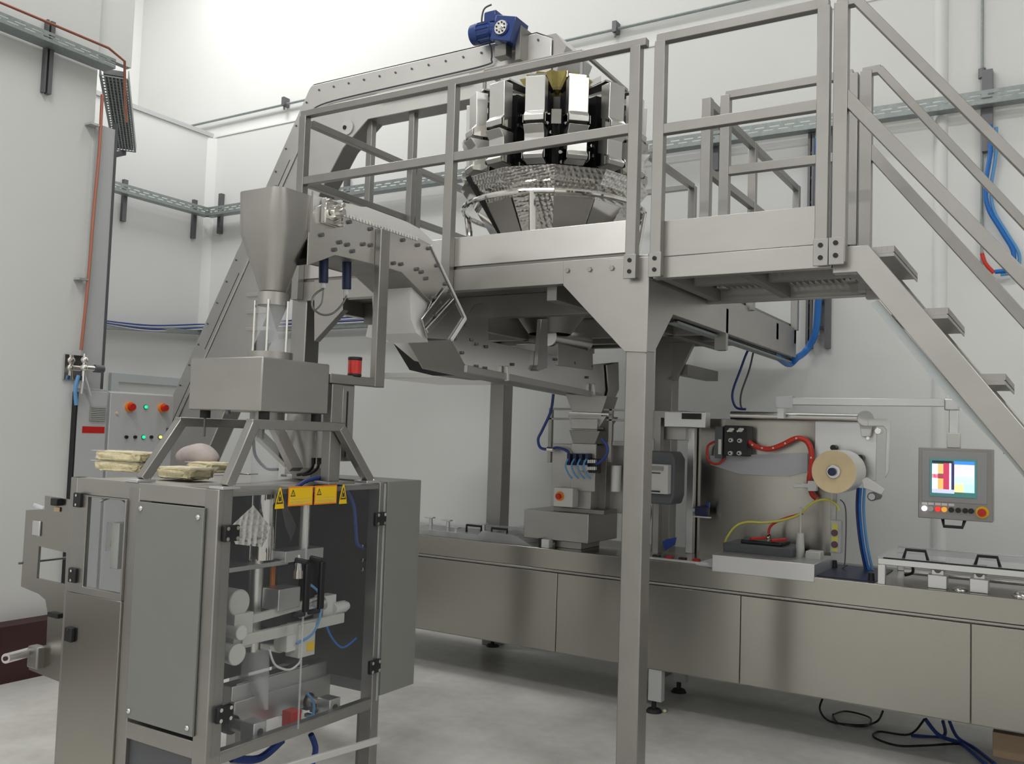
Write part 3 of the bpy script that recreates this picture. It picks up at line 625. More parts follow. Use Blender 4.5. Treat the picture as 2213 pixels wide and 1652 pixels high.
link('inlet_box', B().prism(pX([(1206, 742), (1281, 760), (1282, 800), (1206, 790)], CX+.012), (-CW-.02, 0, 0)), 'steel', zc_, .002)
link('inlet_chute', B().cyl(P(1185, 728, X=CX-.05), P(1264, 742, X=CX-.05), .062, n=20), 'bright', zc_)
link('edge_strip', B().bar(P(1006, 688, X=CX+.008), P(976, 735, X=CX+.008), .012, .016).bar(P(932, 531, X=CX+.006), P(1006, 688, X=CX+.006), .008, .012), 'belt', zc_)
for (x0, y0), (x1_, y1_) in (((965, 625), (912, 695)), ((982, 650), (922, 716))):
    link('adjuster_bar', B().bar(P(x0, y0, X=CX+.012), P(x1_, y1_, X=CX+.012), .012, .03), 'bright', zc_, .003)
def dots(pts, X, r, name, m, par, d=.012):
    for x, y in pts: q = P(x, y, X=X); link(name, B().cyl(q, q+Vector((d, 0, 0)), r, n=8), m, par)
dots([(694, 508), (722, 540), (734, 474), (754, 480), (733, 524), (750, 529), (784, 528), (800, 495), (800, 530), (761, 543), (870, 519), (902, 530), (926, 537), (850, 569), (866, 571), (900, 582), (910, 588), (920, 602), (944, 574), (962, 614), (938, 644), (949, 654), (968, 630), (958, 678), (940, 683), (978, 655)], CX, .010, 'bolt', 'zinc', zc_)
dots([(1006, 703), (1018, 735), (1029, 744), (1050, 750), (982, 733), (998, 763), (1029, 792), (1048, 796), (1107, 788), (1199, 777), (1240, 785), (1277, 792), (1268, 816), (1312, 799)], CX+.002, .009, 'bolt', 'zinc', zc_)
q = P(711, 462, X=CX)
link('bearing_flange', B().box(CX, CX+.03, q.y-.055, q.y+.055, q.z-.055, q.z+.06), 'chrome', zc_, .006)
link('bearing', B().cyl(q+Vector((.02, 0, 0)), q+Vector((.06, 0, 0)), .042, .03, 20).cyl(q+Vector((.05, 0, 0)), q+Vector((.09, 0, 0)), .015).cyl(q+Vector((.03, -.045, .045)), q+Vector((.05, -.045, .045)), .01, n=8).cyl(q+Vector((.03, .045, .045)), q+Vector((.05, .045, .045)), .01, n=8).cyl(q+Vector((.03, .045, -.045)), q+Vector((.05, .045, -.045)), .01, n=8), 'chrome', zc_)
for px_, y0, y1_ in ((699, 570, 612), (749, 580, 626)):
    a, c = P(px_, y0, X=CX-.1), P(px_, y1_, X=CX-.1)
    link('sensor', B().cyl(a+Vector((0, 0, .03)), c, .022, n=16), 'navy', zc_, .004)
    link('sensor_tip', B().cyl(c, c-Vector((0, 0, .025)), .013, .016, n=12), 'cover', zc_)
q = [P(x, y, X=CX-.1) for x, y in ((699, 624), (678, 640), (676, 665), (695, 680), (718, 678), (738, 660), (749, 640))]
link('sensor_cable', B().tube(q, .005, 8).tube([P(699, 620, X=CX-.1), P(695, 655, X=CX-.1), P(680, 672, X=CX-.1)], .004, 8), 'steeld', zc_)
link('guard_bracket', B().prism(pX([(1170, 690), (1184, 690), (1183, 795), (1165, 802), (1158, 798), (1162, 790)], CX+.03), (-.03, 0, 0)), 'steel', zc_, .002)
for x, y in ((1099, 806), (1286, 842)):
    q = P(x, y, X=CX+.03); link('latch', B().box(CX+.01, CX+.03, q.y-.012, q.y+.012, q.z-.05, q.z+.04), 'bright', zc_, .003)
# end support and down spout at packing line end
ep = [(1312, 789), (1336, 783), (1338, 842), (1310, 905), (1301, 905), (1316, 845)]
link('end_plate', B().prism(pX(ep, CX+.02), (-.012, 0, 0)), 'steel', zc_, .002)
# hopper + discharge
HA = Vector((-3.02, 2.87, 0))
fz = lambda y: P(586, y, Y=2.87).z
hb = thing('funnel_hopper', 'steel funnel hopper at conveyor end above the bagging machine', 'hopper', HA+Vector((0, 0, fz(640))))
za, zb_, zd, ze = fz(417)-.035, fz(518), fz(637), fz(662)
# rounded rectangle loops
def rrect(cx, cy, hx, hy, r, z, n=6):
    o = []
    for sx, sy, a0_ in ((1, 1, 0), (-1, 1, PI/2), (-1, -1, PI), (1, -1, 3*PI/2)):
        for k in range(n+1): a = a0_+PI/2*k/n; o.append(Vector((cx+sx*(hx-r)+r*math.cos(a), cy+sy*(hy-r)+r*math.sin(a), z)))
    return o
def loft(loops, cap=False):
    b = B(); n = len(loops[0])
    b.add([v for l in loops for v in l], [(i*n+k, i*n+(k+1) % n, (i+1)*n+(k+1) % n, (i+1)*n+k) for i in range(len(loops)-1) for k in range(n)])
    if cap: b.f += [list(range(n)), list(range(n*(len(loops)-1), n*len(loops)))[::-1]]
    return b
hl, hr_, hf = P(519, 430, Y=2.70)-Vector((.035, 0, 0)), P(650, 430, Y=2.70), 2.70
hx = (P(672, 470, X=-2.83)); cxh = (hl.x-2.83)/2
HX, HYc = (-2.835-hl.x)/2, (P(673, 470, X=-2.835).y-2.70)/2+.01
ch_ = Vector((cxh, 2.70+HYc, 0))
link('hopper_body', loft([rrect(ch_.x, ch_.y, HX, HYc, .05, za), rrect(ch_.x, ch_.y, HX, HYc, .07, zb_), rrect(HA.x, HA.y, .055, .055, .054, zd)]), 'steel', hb)
link('hopper_cover', B().prism([(hl.x+.03, 2.72, za-.01), (-2.88, 2.72, za-.01), (-2.88, 2.72, za+.012), (hl.x+.06, 2.72, za+.0)], (0, .2, 0)), 'steel', hb)
link('outlet_collar', B().lathe(HA, [(.066, zd+.005), (.066, ze)], 32), 'steel', hb)
link('back_plate', B().box(-2.84, -2.825, P(669, 470, X=-2.83).y, P(673, 470, X=-2.83).y, zb_+.02, za+.02), 'bright', hb)
# clear drop tube
tb = thing('drop_tube', 'clear plastic tube between funnel hopper and metal detector box', 'tube', HA+Vector((0, 0, 2.2)))
z_t = P(568, 771, Y=2.61).z
link('tube_wall', B().lathe(HA, [(.062, ze+.04), (.062, z_t)], 32), 'tube', tb)
link('inner_flap', B().add([HA+Vector((-.04, 0, ze)), HA+Vector((.0, -.02, ze)), HA+Vector((.03, .02, ze-.15)), HA+Vector((-.03, 0, ze-.17))], [(0, 1, 2, 3)]), 'white_film', tb)
ro = B()
for a in (-2.4, -1.0, .3): q = HA+Vector((.075*math.cos(a), .075*math.sin(a), 0)); ro.cyl(q+Vector((0, 0, ze+.02)), q+Vector((0, 0, z_t)), .005, n=8)
link('tie_rod', ro, 'chrome', tb)
# ================================================================= METAL DETECTOR
tk = P(568, 771, Y=2.61); tl = P(412.5, 775, Y=2.61); trr = P(713, 787, X=tk.x); tz0 = P(566.5, 889, Y=2.61).z
dt = thing('metal_detector', 'rectangular steel detector box on black rubber feet under the funnel', 'metal detector', ((tk.x+tl.x)/2, (2.61+trr.y)/2, tz0))
hole = [Vector((HA.x+.07*math.cos(a), HA.y+.07*math.sin(a), tz0)) for a in [2*PI*k/24 for k in range(24)]]
link('housing', B().prism([(tl.x, 2.61, tz0), (tk.x, 2.61, tz0), (tk.x, trr.y, tz0), (tl.x, trr.y, tz0)], (0, 0, z_t-tz0), [hole]), 'grey' if False else 'steel', dt, .005)
link('collar', B().lathe(HA, [(.098, z_t), (.098, z_t+.045), (.062, z_t+.045), (.062, z_t)], 32), 'steel', dt)
arz = P(548, 917, X=tk.x).z
for x, y in ((tk.x-.03, 2.66), (tk.x-.03, trr.y-.04), (tl.x+.05, 2.66), (tl.x+.05, trr.y-.04)):
    link('rubber_foot', B().cyl((x, y, arz+.02), (x, y, tz0), .022, n=16), 'rubber', dt)
    link('stud', B().cyl((x, y, arz-.06), (x, y, arz+.02), .005, n=8), 'zinc', dt)
link('grommet', B().cyl((tk.x-.2, 2.62, tz0), (tk.x-.2, 2.62, tz0-.015), .01, n=8), 'dark', dt)
# ================================================================= BAGGING MACHINE
k_ = 3.5
d = fw + rt*((473-1106.5)/FPX) - up*((1059-826)/FPX); CC = C0+d*3.5
VX, VY, VZ = CC.x, CC.y, CC.z
vl = P(154, 1022, Y=VY).x; vr = P(838, 1045, X=VX).y; vz0 = P(478, 1640, X=VX).z
vm = thing('bagging_machine', 'vertical form fill seal bagging machine with clear doors in foreground', 'packaging machine', ((vl+VX)/2, (VY+vr)/2, 0))
def V_(n, b, m, bev=.003, **k): return link(n, b, m, vm, bev, **k)
pw = P(505, 1059, X=VX).y-VY; xp = P(446, 1097, Y=VY).x
# frame
V_('corner_post', B().box(xp-.012, VX, VY, VY+pw, .12, VZ), 'steelv', .004)
q = P(822, 1300, X=VX).y; vri = P(803, 1515, X=VX).y
V_('corner_post', B().box(VX-.07, VX, vri, vr, .12, VZ), 'steelv', .004)
xm0, xm1 = P(279, 1069, Y=VY).x, P(300, 1073, Y=VY).x
V_('middle_post', B().box(xm0, xm1+.005, VY, VY+.06, .12, VZ-.02), 'steelv', .003)
xw = P(196, 1060, Y=VY).x
V_('corner_post', B().box(vl, vl+.05, VY, VY+.06, .05, VZ), 'steelv', .004)
V_('corner_post', B().box(vl, vl+.07, vr-.07, vr, .05, VZ), 'steelv', .004)
ztr = P(447, 1097, Y=VY).z
V_('top_rail', B().box(vl, VX-.01, VY+.001, VY+.06, ztr, VZ), 'steel', .003)
zbr0, zbr1 = P(423, 1605, Y=VY).z, P(440, 1650, Y=VY).z
V_('bottom_rail', B().box(xm0, xp+.02, VY+.001, VY+.05, zbr1, zbr0), 'steelv', .003)
za_, zb__ = P(481, 1652, X=VX).z, P(481, 1627, X=VX).z
V_('bottom_rail', B().box(VX-.04, VX-.002, VY+pw, vri+.02, za_, zb__+.005), 'steelv', .003)
V_('top_plate', B().box(vl, VX-.01, VY+.01, vr, VZ-.03, VZ-.008), 'steel', .002)
for y in (VY+.03, vr-.05):
    V_('leg', B().box(VX-.09, VX-.03, y, y+.06, .05, za_), 'steeld')
V_('lower_panel', B().box(xm0+.02, xp, VY+.02, VY+.03, .12, zbr1), 'dark', 0)
# grey cover panel with screws
px0, pz0, px1, pz1 = P(300, 1074, Y=VY-.006).x, P(283, 1552, Y=VY).z, P(446, 1097, Y=VY).x, P(300, 1074, Y=VY).z
cp = V_('cover_panel', B().box(px0, px1, VY-.012, VY, pz0, ztr-.003), 'grey', .003)
sc = B()
for x, z in ((px0+.025, ztr-.03), (px1-.03, ztr-.04), (px0+.02, pz0+.03), (px1-.03, pz0+.03)): sc.ball((x, VY-.014, z), .011, (1, .5, 1), 8)
link('screw', sc, 'chrome', cp)
# side window frame (left face) and lower solid door
wz0 = P(268, 1300, Y=VY).z
wd = V_('side_door', B().prism([(vl+.03, VY-.01, .15), (xm0, VY-.01, .15), (xm0, VY-.01, wz0), (vl+.03, VY-.01, wz0)], (0, .02, 0)), 'steelp', .003)
V_('side_door_frame', B().prism([(vl+.045, VY-.012, wz0), (xm0, VY-.012, wz0), (xm0, VY-.012, ztr), (vl+.045, VY-.012, ztr)], (0, .02, 0),
   [[(xw, VY-.012, wz0+.03), (xm0-.008, VY-.012, wz0+.03), (xm0-.008, VY-.012, ztr-.005), (xw, VY-.012, ztr-.005)]]), 'steelv', .002)
V_('side_window', B().box(xw, xm0-.008, VY-.006, VY-.002, wz0+.03, ztr-.005), 'clear', 0)
for x, y in ((168, 1081), (157, 1244), (149, 1372)):
    q = P(x, y, Y=VY-.02); h = V_('hinge', B().cb((q.x, VY-.018, q.z), .05, .018, .062), 'black', .004)
    link('hinge_screw', B().cyl((q.x, VY-.028, q.z+.02), (q.x, VY-.03, q.z+.02), .006, n=8).cyl((q.x, VY-.028, q.z-.02), (q.x, VY-.03, q.z-.02), .006, n=8), 'chrome', h)
for x, y in ((498, 1153), (483, 1543), (820, 1122), (808, 1441)):
    q = P(x, y, X=VX+.01); h = V_('hinge', B().cb((VX+.012, q.y, q.z), .02, .075, .062), 'black', .004)
    for a in (-1, 1):
        for c in (-1, 1): link('hinge_screw', B().cyl((VX+.02, q.y+.024*a, q.z+.02*c), (VX+.026, q.y+.024*a, q.z+.02*c), .008, n=8), 'chrome', h)
# clear doors: two panes with black handles
ym = P(660, 1300, X=VX+.012).y
zd0, zd1 = P(660, 1565, X=VX).z, VZ-.005
for a, c in ((VY+pw*.35, ym-.002), (ym+.002, vri+.03)):
    dp = V_('clear_door', B().box(VX+.004, VX+.009, a, c, zb__-.01, zd1), 'clear', 0)
    hy = c-.035 if c < ym else a+.05
    h0, h1 = P(655, 1215, X=VX+.05).z, P(655, 1330, X=VX+.05).z
    link('handle', B().bar((VX+.05, hy, h0-.01), (VX+.05, hy, h1+.01), .02, .028).bar((VX+.05, hy, h0-.005), (VX+.005, hy-.03, h0+.005), .02).bar((VX+.05, hy, h1+.005), (VX+.005, hy-.03, h1-.005), .02), 'black', dp, .005)
    link('door_edge', B().box(VX+.003, VX+.010, c-.004, c, zb__-.01, zd1), 'cover', dp)
# warning labels on doors
def tri(b, X, cy, cz, s, d=.001): b.prism([(X, cy-s/2, cz-s*.43), (X, cy+s/2, cz-s*.43), (X, cy, cz+s*.43)], (d, 0, 0)); return b
def wlabel_tri(x, y, w=.05):
    q = P(x, y, X=VX+.012); X = VX+.0105
    l = V_('warning_label', B().prism([(X, q.y-w*.52, q.z-.042), (X, q.y+w*.52, q.z-.042), (X, q.y+w*.42, q.z-.01), (X, q.y+.004, q.z+.045), (X, q.y-.004, q.z+.045), (X, q.y-w*.42, q.z-.01)], (.001, 0, 0)), 'yellow', 0, label='yellow hazard triangle label')
    link('symbol', B().prism([(X+.001, q.y-w*.38, q.z-.022), (X+.001, q.y+w*.38, q.z-.022), (X+.001, q.y, q.z+.034)], (.0006, 0, 0), [[(X+.001, q.y-w*.27, q.z-.016), (X+.001, q.y+w*.27, q.z-.016), (X+.001, q.y, q.z+.022)]]).prism([(X+.001, q.y-.006, q.z-.012), (X+.001, q.y+.008, q.z-.010), (X+.001, q.y+.004, q.z+.006), (X+.001, q.y-.004, q.z+.008)], (.0006, 0, 0)), 'dkin', l)
wlabel_tri(605, 1078); wlabel_tri(742, 1069)
for x0, x1_, yc in ((623, 676, 1074), (680, 728, 1071)):
    a, c = P(x0, yc, X=VX+.012), P(x1_, yc, X=VX+.012); X = VX+.0105; hz = .041
    l = V_('warning_label', B().box(X, X+.001, a.y, c.y, a.z-hz, a.z+hz), 'orange', 0, label='orange bordered yellow warning label')
    link('label_face', B().box(X+.001, X+.0015, a.y+.006, c.y-.006, a.z-hz+.006, a.z+hz-.006), 'yellow', l)
    sy = B().prism([(X+.0016, a.y+.012, a.z+.0), (X+.0016, a.y+.042, a.z+.0), (X+.0016, a.y+.027, a.z+.030)], (.0005, 0, 0), [[(X+.0016, a.y+.017, a.z+.004), (X+.0016, a.y+.037, a.z+.004), (X+.0016, a.y+.027, a.z+.022)]])
    sy.box(X+.0016, X+.002, a.y+.026, a.y+.028, a.z+.006, a.z+.016); link('symbol', sy, 'dkin', l)
    link('text_line', B().box(X+.0016, X+.002, a.y+.012, c.y-.012, a.z-.012, a.z-.0105).box(X+.0016, X+.002, a.y+.012, c.y-.012, a.z-.024, a.z-.0225).box(X+.0016, X+.002, a.y+.012, c.y-.012, a.z-.030, a.z-.0285), 'card', l)
# electrical box on the right side
ez0, ez1, ey1 = P(826, 1503, X=VX).z, P(842, 1041, X=VX).z, P(911, 1038, X=VX).y
V_('electrical_box', B().box(VX-.72, VX-.0, vr+.004, ey1, ez0, ez1), 'grey', .004)
# interior
ft = HA.x, HA.y
it = lambda x, y, X: P(x, y, X=X)
fz2 = lambda y: P(560, y, Y=HA.y).z
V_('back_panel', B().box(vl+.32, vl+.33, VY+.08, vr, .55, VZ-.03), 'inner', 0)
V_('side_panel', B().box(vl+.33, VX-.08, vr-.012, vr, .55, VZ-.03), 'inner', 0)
V_('infeed_tube', B().lathe(HA, [(.058, arz-.0), (.058, VZ-.01)], 32), 'tube', 0)
V_('detector_outlet', B().lathe(HA, [(.075, tz0), (.075, arz-.02)], 32), 'steel', 0)
V_('forming_tube', B().lathe(HA, [(.062, VZ-.01), (.062, fz2(1208))], 32), 'chrome', 0)
V_('film_tube', B().lathe(HA+Vector((.01, -.03, 0)), [(.032, fz2(1205)), (.032, fz2(1405))], 24), 'satin', 0)
V_('side_tube', B().cyl((HA.x+.02, HA.y+.24, VZ-.03), (HA.x+.02, HA.y+.24, fz2(1195)), .026, n=20), 'satin', 0)
# forming shoulder: swept collar sheets
hz = fz2(1130)
V_('forming_shoulder', B().add([HA+Vector(v) for v in ((.07, -.25, hz+.0), (.09, -.14, hz+.09), (.11, -.05, hz-.01), (.09, -.08, hz-.09), (.06, -.20, hz-.07))], [(0, 1, 2, 3, 4)]), 'dimple', 0)
V_('forming_shoulder', B().add([HA+Vector(v) for v in ((.09, .02, hz+.08), (.07, .06, hz+.10), (.05, .16, hz-.02), (.08, .10, hz-.08), (.09, .05, hz-.01))], [(0, 1, 2, 3, 4)]), 'bright', 0)
V_('former_plate', B().box(HA.x-.1, HA.x+.07, HA.y-.26, HA.y+.1, fz2(1222), fz2(1212)).box(HA.x+.0, HA.x+.1, HA.y+.05, HA.y+.29, fz2(1215), fz2(1190)), 'alu', .003)
V_('clamp_lever', B().cyl((HA.x+.1, HA.y+.13, fz2(1200)), (HA.x+.1, HA.y+.13, fz2(1235)), .01, .02, 14).cyl((HA.x+.1, HA.y+.13, fz2(1235)), (HA.x+.1, HA.y+.13, fz2(1252)), .024, n=16), 'chrome', 0)
Xi = VX-.12
def ix(name, x0, y0, x1_, y1_, X, dep, m, bev=.003):
    a, c = P(x0, y0, X=X), P(x1_, y1_, X=X); return V_(name, B().box(X-dep, X, a.y, c.y, min(a.z, c.z), max(a.z, c.z)), m, bev)
def ibar(name, a, c, X, w, m='alu'): a, c = P(*a, X=X), P(*c, X=X); return V_(name, B().bar(a, c, w*.6, w), m, .003)
ibar('pull_belt_beam', (520, 1345), (700, 1295), Xi, .035, 'offw'); ibar('pull_belt_beam', (520, 1385), (740, 1335), Xi+.02, .045, 'offw')
ix('beam_end_block', 508, 1330, 545, 1398, Xi+.02, .1, 'offw'); ix('gear_block', 603, 1276, 648, 1312, Xi+.03, .1, 'alu')
a = P(690, 1305, X=Xi); V_('belt_cylinder', B().cyl(a+Vector((0, -.12, -.02)), a+Vector((0, .02, 0)), .032), 'alu', 0)
ix('bearing_block', 700, 1290, 725, 1345, Xi, .06, 'white'); a = P(738, 1312, X=Xi)
V_('end_motor', B().cyl(a+Vector((0, -.06, 0)), a+Vector((0, .02, 0)), .028).cyl(a+Vector((0, .0, 0)), a+Vector((0, .04, 0)), .02), 'white', .003)
a = P(497, 1300, X=Xi-.05); V_('round_motor', B().cyl(a+Vector((-.05, 0, 0)), a+Vector((.06, 0, 0)), .055, n=24), 'offw', .006)
a = P(505, 1365, X=Xi); V_('round_knob', B().cyl(a+Vector((-.03, 0, 0)), a+Vector((.05, 0, 0)), .03, n=20).cyl(a+Vector((-.1, 0, -.08)), a+Vector((.03, 0, -.09)), .045, n=20), 'white', .004)
ix('solenoid_block', 622, 1355, 645, 1405, Xi+.03, .05, 'white'); ix('cylinder_block', 648, 1352, 680, 1415, Xi+.05, .08, 'offw'); ix('data_label', 664, 1390, 679, 1405, Xi+.052, .001, 'yellow', 0)
ix('amber_panel', 588, 1225, 603, 1272, Xi-.1, .01, 'orange', 0)
ix('inner_black_box', 603, 1225, 645, 1275, Xi-.08, .06, 'black')
ib = lambda pts, X, r, m, n_='air_line': V_(n_, B().tube(pX(pts, X), r, 8), m, 0)
ib([(672, 1265), (690, 1285), (692, 1330), (675, 1370), (640, 1392)], Xi+.05, .006, 'hosel'); ib([(700, 1335), (715, 1375), (740, 1400), (770, 1380)], Xi+.02, .005, 'hose')
ib([(582, 1405), (595, 1438), (625, 1448), (645, 1435), (650, 1422)], Xi+.03, .005, 'white')
ib([(638, 1056), (662, 1040), (695, 1034), (738, 1048), (762, 1085), (768, 1130), (772, 1175), (790, 1185)], VX-.1, .010, 'dhose')
for y in (1180, 1210, 1230): a = P(787, y, X=VX-.1); V_('air_fitting', B().box(VX-.11, VX-.09, a.y-.02, a.y+.02, a.z-.008, a.z+.008), 'chrome', .002)
# bag forming below
V_('film_bag', loft([rrect(HA.x, HA.y, .055, .055, .05, fz2(1400)), rrect(HA.x, HA.y, .06, .05, .04, fz2(1450)), rrect(HA.x, HA.y, .085, .01, .008, fz2(1530))]), 'cover', 0)
# jaws
zj = fz2(1560)
ja = P(540, 1545, X=VX-.17); jb_ = P(715, 1490, X=VX-.17); jz0 = (ja.z+jb_.z)/2
V_('jaw_beam', B().box(VX-.30, VX-.22, ja.y-.06, jb_.y+.02, jz0+.02, jz0+.12).box(VX-.24, VX-.20, ja.y-.06, jb_.y+.03, jz0-.06, jz0+.06), 'alu', .004)
V_('jaw_bar', B().box(VX-.235, VX-.225, ja.y-.03, jb_.y-.1, jz0+.115, jz0+.125), 'bright', 0)
for (x, y), s in (((562, 1583), 1), ((724, 1530), 1)):
    q = P(x, y, X=VX-.04); V_('slide_block', B().box(VX-.12, VX-.04, q.y-.035, q.y+.035, q.z-.04, q.z+.04), 'alu', .004)
    V_('slide_bore', B().cyl((VX-.041, q.y, q.z), (VX-.037, q.y, q.z), .015, n=16), 'dkin', 0)
    V_('slide_rod', B().cyl((VX-.11, q.y, q.z), (VX-.34, q.y, q.z), .026, n=18), 'steelv', 0)
    V_('rod_collar', B().cyl((VX-.2, q.y, q.z), (VX-.24, q.y, q.z), .042, n=18), 'black', .003)
q = P(641, 1555, X=VX-.09); V_('red_coupling', B().box(VX-.15, VX-.09, q.y-.03, q.y+.03, q.z-.035, q.z+.035), 'red', .004)
q = P(680, 1545, X=VX-.12); rr_ = B(); random.seed(3)
for k in range(16): v = Vector((VX-.12-.05*random.random(), q.y-.03+.1*random.random(), q.z-.02+.05*random.random())); rr_.box(v.x, v.x+.03, v.y, v.y+.02, v.z, v.z+.015)
V_('connector_cluster', rr_, 'dark', 0)
ib([(665, 1500), (678, 1520), (676, 1545), (664, 1550)], VX-.1, .006, 'hosel')
ib([(610, 1600), (560, 1640), (500, 1640)], VX-.35, .018, 'dhose'); ib([(672, 1588), (682, 1620), (672, 1660)], VX-.2, .014, 'dhose')
V_('film_drum', B().cyl((vl+.35, VY+.62, .78), (VX-.25, VY+.62, .78), .05, n=24), 'satin', 0)
# inner gearbox seen through side window
ib([(215, 1085), (250, 1075), (275, 1090)], VX-.7, .004, 'alu')
V_('inner_cabinet', B().box(vl+.08, vl+.30, VY+.35, VY+.5, .6, 1.38), 'cab', .004)
q = P(247, 1165, Y=VY+.15); V_('inner_label', B().prism([(q.x-.03, VY+.148, q.z-.035), (q.x+.03, VY+.148, q.z-.035), (q.x, VY+.148, q.z+.04)], (0, .001, 0)), 'yellow', 0)
V_('inner_guard', B().box(q.x-.06, q.x+.06, VY+.15, VY+.16, q.z-.06, q.z+.07), 'cover', 0)
V_('inner_switch_box', B().box(q.x+.045, q.x+.1, VY+.10, VY+.2, q.z-.12, q.z+.08), 'white', .004)
# film unwind side plate at left
pl = [(97, 1072), (160, 1082), (160, 1485), (125, 1473), (62, 1448), (66, 1400), (100, 1395), (103, 1326), (98, 1297), (83, 1284), (45, 1268), (56, 1103), (96, 1101)]
hl_ = [(84, 1181), (143, 1195), (140, 1264), (79, 1250)]
ap = V_('unwind_plate', B().prism(py(pl, VY+.1), (0, .012, 0), [py(hl_, VY+.1)]), 'steelp', 0)
link('bracket_tab', B().box(P(64, 1150, Y=VY+.08).x, P(80, 1150, Y=VY+.08).x, VY+.09, VY+.1, P(70, 1158, Y=VY+.09).z, P(70, 1125, Y=VY+.09).z), 'alu', ap, .004)
link('dancer_rod', B().cyl(P(40, 1218, Y=VY+.09), P(145, 1206, Y=VY+.3), .006, n=10), 'zinc', ap)
a = P(122, 1085, Y=VY+.09); link('photo_eye', B().cb(a, .05, .03, .035), 'black', ap, .004); link('tape_mark', B().cb(a+Vector((0, .005, -.035)), .04, .005, .02), 'card', ap)
a, c = P(12, 1424, Y=VY-.06), P(70, 1408, Y=VY+.1); link('film_shaft', B().cyl(a, c, .022, n=20), 'satin', ap); link('shaft_tip', B().cyl(a, a+(a-c)*.03, .010), 'maroon', ap)
link('shaft_bearing', B().cb(P(80, 1420, Y=VY+.09), .08, .05, .1), 'steeld', ap, .008); link('latch', B().cb(P(118, 1330, Y=VY+.09), .08, .02, .02), 'black', ap)
link('film_edge', B().cyl(P(75, 1092, Y=VY+.2), P(96, 1100, Y=VY+.2), .01), 'cover', ap)
# support frame for the detector
sf_ = thing('detector_stand', 'bent square tube stand carrying detector box over bagging machine', 'stand', (HA.x, HA.y, VZ))
zA = arz
for X, yA, yB, ya_, yb_ in ((VX-.015, VY+.05, P(802, 1032, X=VX).y, P(552, 925, X=VX).y, P(738, 930, X=VX).y), (tl.x-.08, VY+.04, vr-.06, 2.64, 3.02)):
    for n_, a, c in (('splay_leg', (X, yA, VZ+.01), (X, ya_, zA)), ('top_beam', (X, ya_-.02, zA), (X, yb_+.02, zA)), ('splay_leg', (X, yb_, zA), (X, yB, VZ+.01))): link(n_, B().bar(a, c, .042 if n_ == 'splay_leg' else .0405, .042 if n_ == 'splay_leg' else .0405, (1, 0, 0)), 'steelv', sf_, .003)
    for y in (yA, yB): link('foot_plate', B().box(X-.05, X+.03, y-.045, y+.045, VZ+.0, VZ+.012), 'alu', sf_, .002); link('foot_bolt', B().ball((X+.01, y+.02, VZ+.014), .012, (1, 1, .7), 8), 'chrome', sf_)
# ---- conveyor stand and beacon on top of machine
X = CX+.03
cs_ = thing('conveyor_stand', 'square tube stand on bagging machine holding upper conveyor end', 'stand', (X, 3.4, VZ))
a = P(819, 833, X=X); zbm0, zbm1 = P(760, 832, X=X).z, P(760, 812, X=X).z
link('upright', B().box(X-.03, X+.005, a.y-.035, a.y+.035, zbm0, P(818, 492, X=X).z), 'steelv', cs_, .004)
link('cross_beam', B().box(X-.04, X, P(714, 822, X=X).y, a.y+.03, zbm0, zbm1), 'steelv', cs_, .004)
ya_ = P(736, 900, X=X-.02).y; yb_ = P(712, 900, X=X-.02).y; yc_ = P(768, 900, X=X-.02).y
link('column', B().box(X-.06, X-.01, yb_, ya_, VZ+.01, zbm0), 'steelv', cs_, .004)
link('column', B().box(X-.09, X-.03, ya_+.02, yc_, VZ+.1, zbm0), 'steel', cs_, .004)
link('slot', B().box(X-.03, X-.027, ya_+.05, ya_+.056, VZ+.12, zbm0-.03), 'dkin', cs_)
link('foot_plate', B().box(X-.12, X+.04, yb_-.05, ya_+.05, VZ, VZ+.012), 'steelv', cs_, .002)
q = P(766, 811, X=X-.02); r_b = .033
bc = thing('beacon_light', 'red cylindrical warning beacon standing on the stand cross beam', 'warning light', (q.x, q.y, zbm1))
hbc = P(766, 772, X=X-.02).z-zbm1
link('base', B().cyl((q.x, q.y, zbm1), (q.x, q.y, zbm1+hbc*.12), r_b), 'black', bc, .002)
link('lens', B().cyl((q.x, q.y, zbm1+hbc*.12), (q.x, q.y, zbm1+hbc*.82), r_b*.97, n=28), mat('beacon_lens', (.55, .015, .01), .25, coat=.5), bc)
link('cap', B().cyl((q.x, q.y, zbm1+hbc*.82), (q.x, q.y, zbm1+hbc), r_b, n=28), 'black', bc, .003)
# stuff on top of bagging machine: cables + drive box + food packs
mb = thing('drive_housing', 'rounded steel housing with black cable glands behind support frame', 'housing', (-3.4, 3.35, VZ))
q = P(668, 985, Y=3.32)
link('drum', B().cyl((q.x, q.y, P(668, 1010, Y=3.32).z), (q.x, q.y, P(668, 895, Y=3.32).z), .115, n=28), 'steel', mb)
link('base', B().cb((q.x, q.y, (VZ+P(668, 1010, Y=3.32).z)/2), .12, .1, P(668, 1010, Y=3.32).z-VZ), 'steeld', mb)
for x in (678, 690): a = P(x, 990, Y=3.2); link('cable_gland', B().cyl(a, a-Vector((0, 0, .03)), .01, n=10), 'black', mb); link('cable', B().tube([a-Vector((0, 0, .02)), a+Vector((-.01, -.0, -.05)), a+Vector((-.05, 0, -.075)), a+Vector((-.1, 0, -.085))], .007, 8), 'black', mb)
link('tilted_chute', B().bar(P(585, 900, Y=3.1), P(640, 1015, Y=3.1), .03, .07, (0, 1, 0)), 'steel', mb)
q = [P(x, y, Y=2.95) for x, y in ((548, 950), (552, 985), (575, 1012), (600, 1015))]
solo('black_cable', B().tube(q, .007, 8), 'navy', 'dark cable curling on top of bagging machine beside clear tube', 'cable')
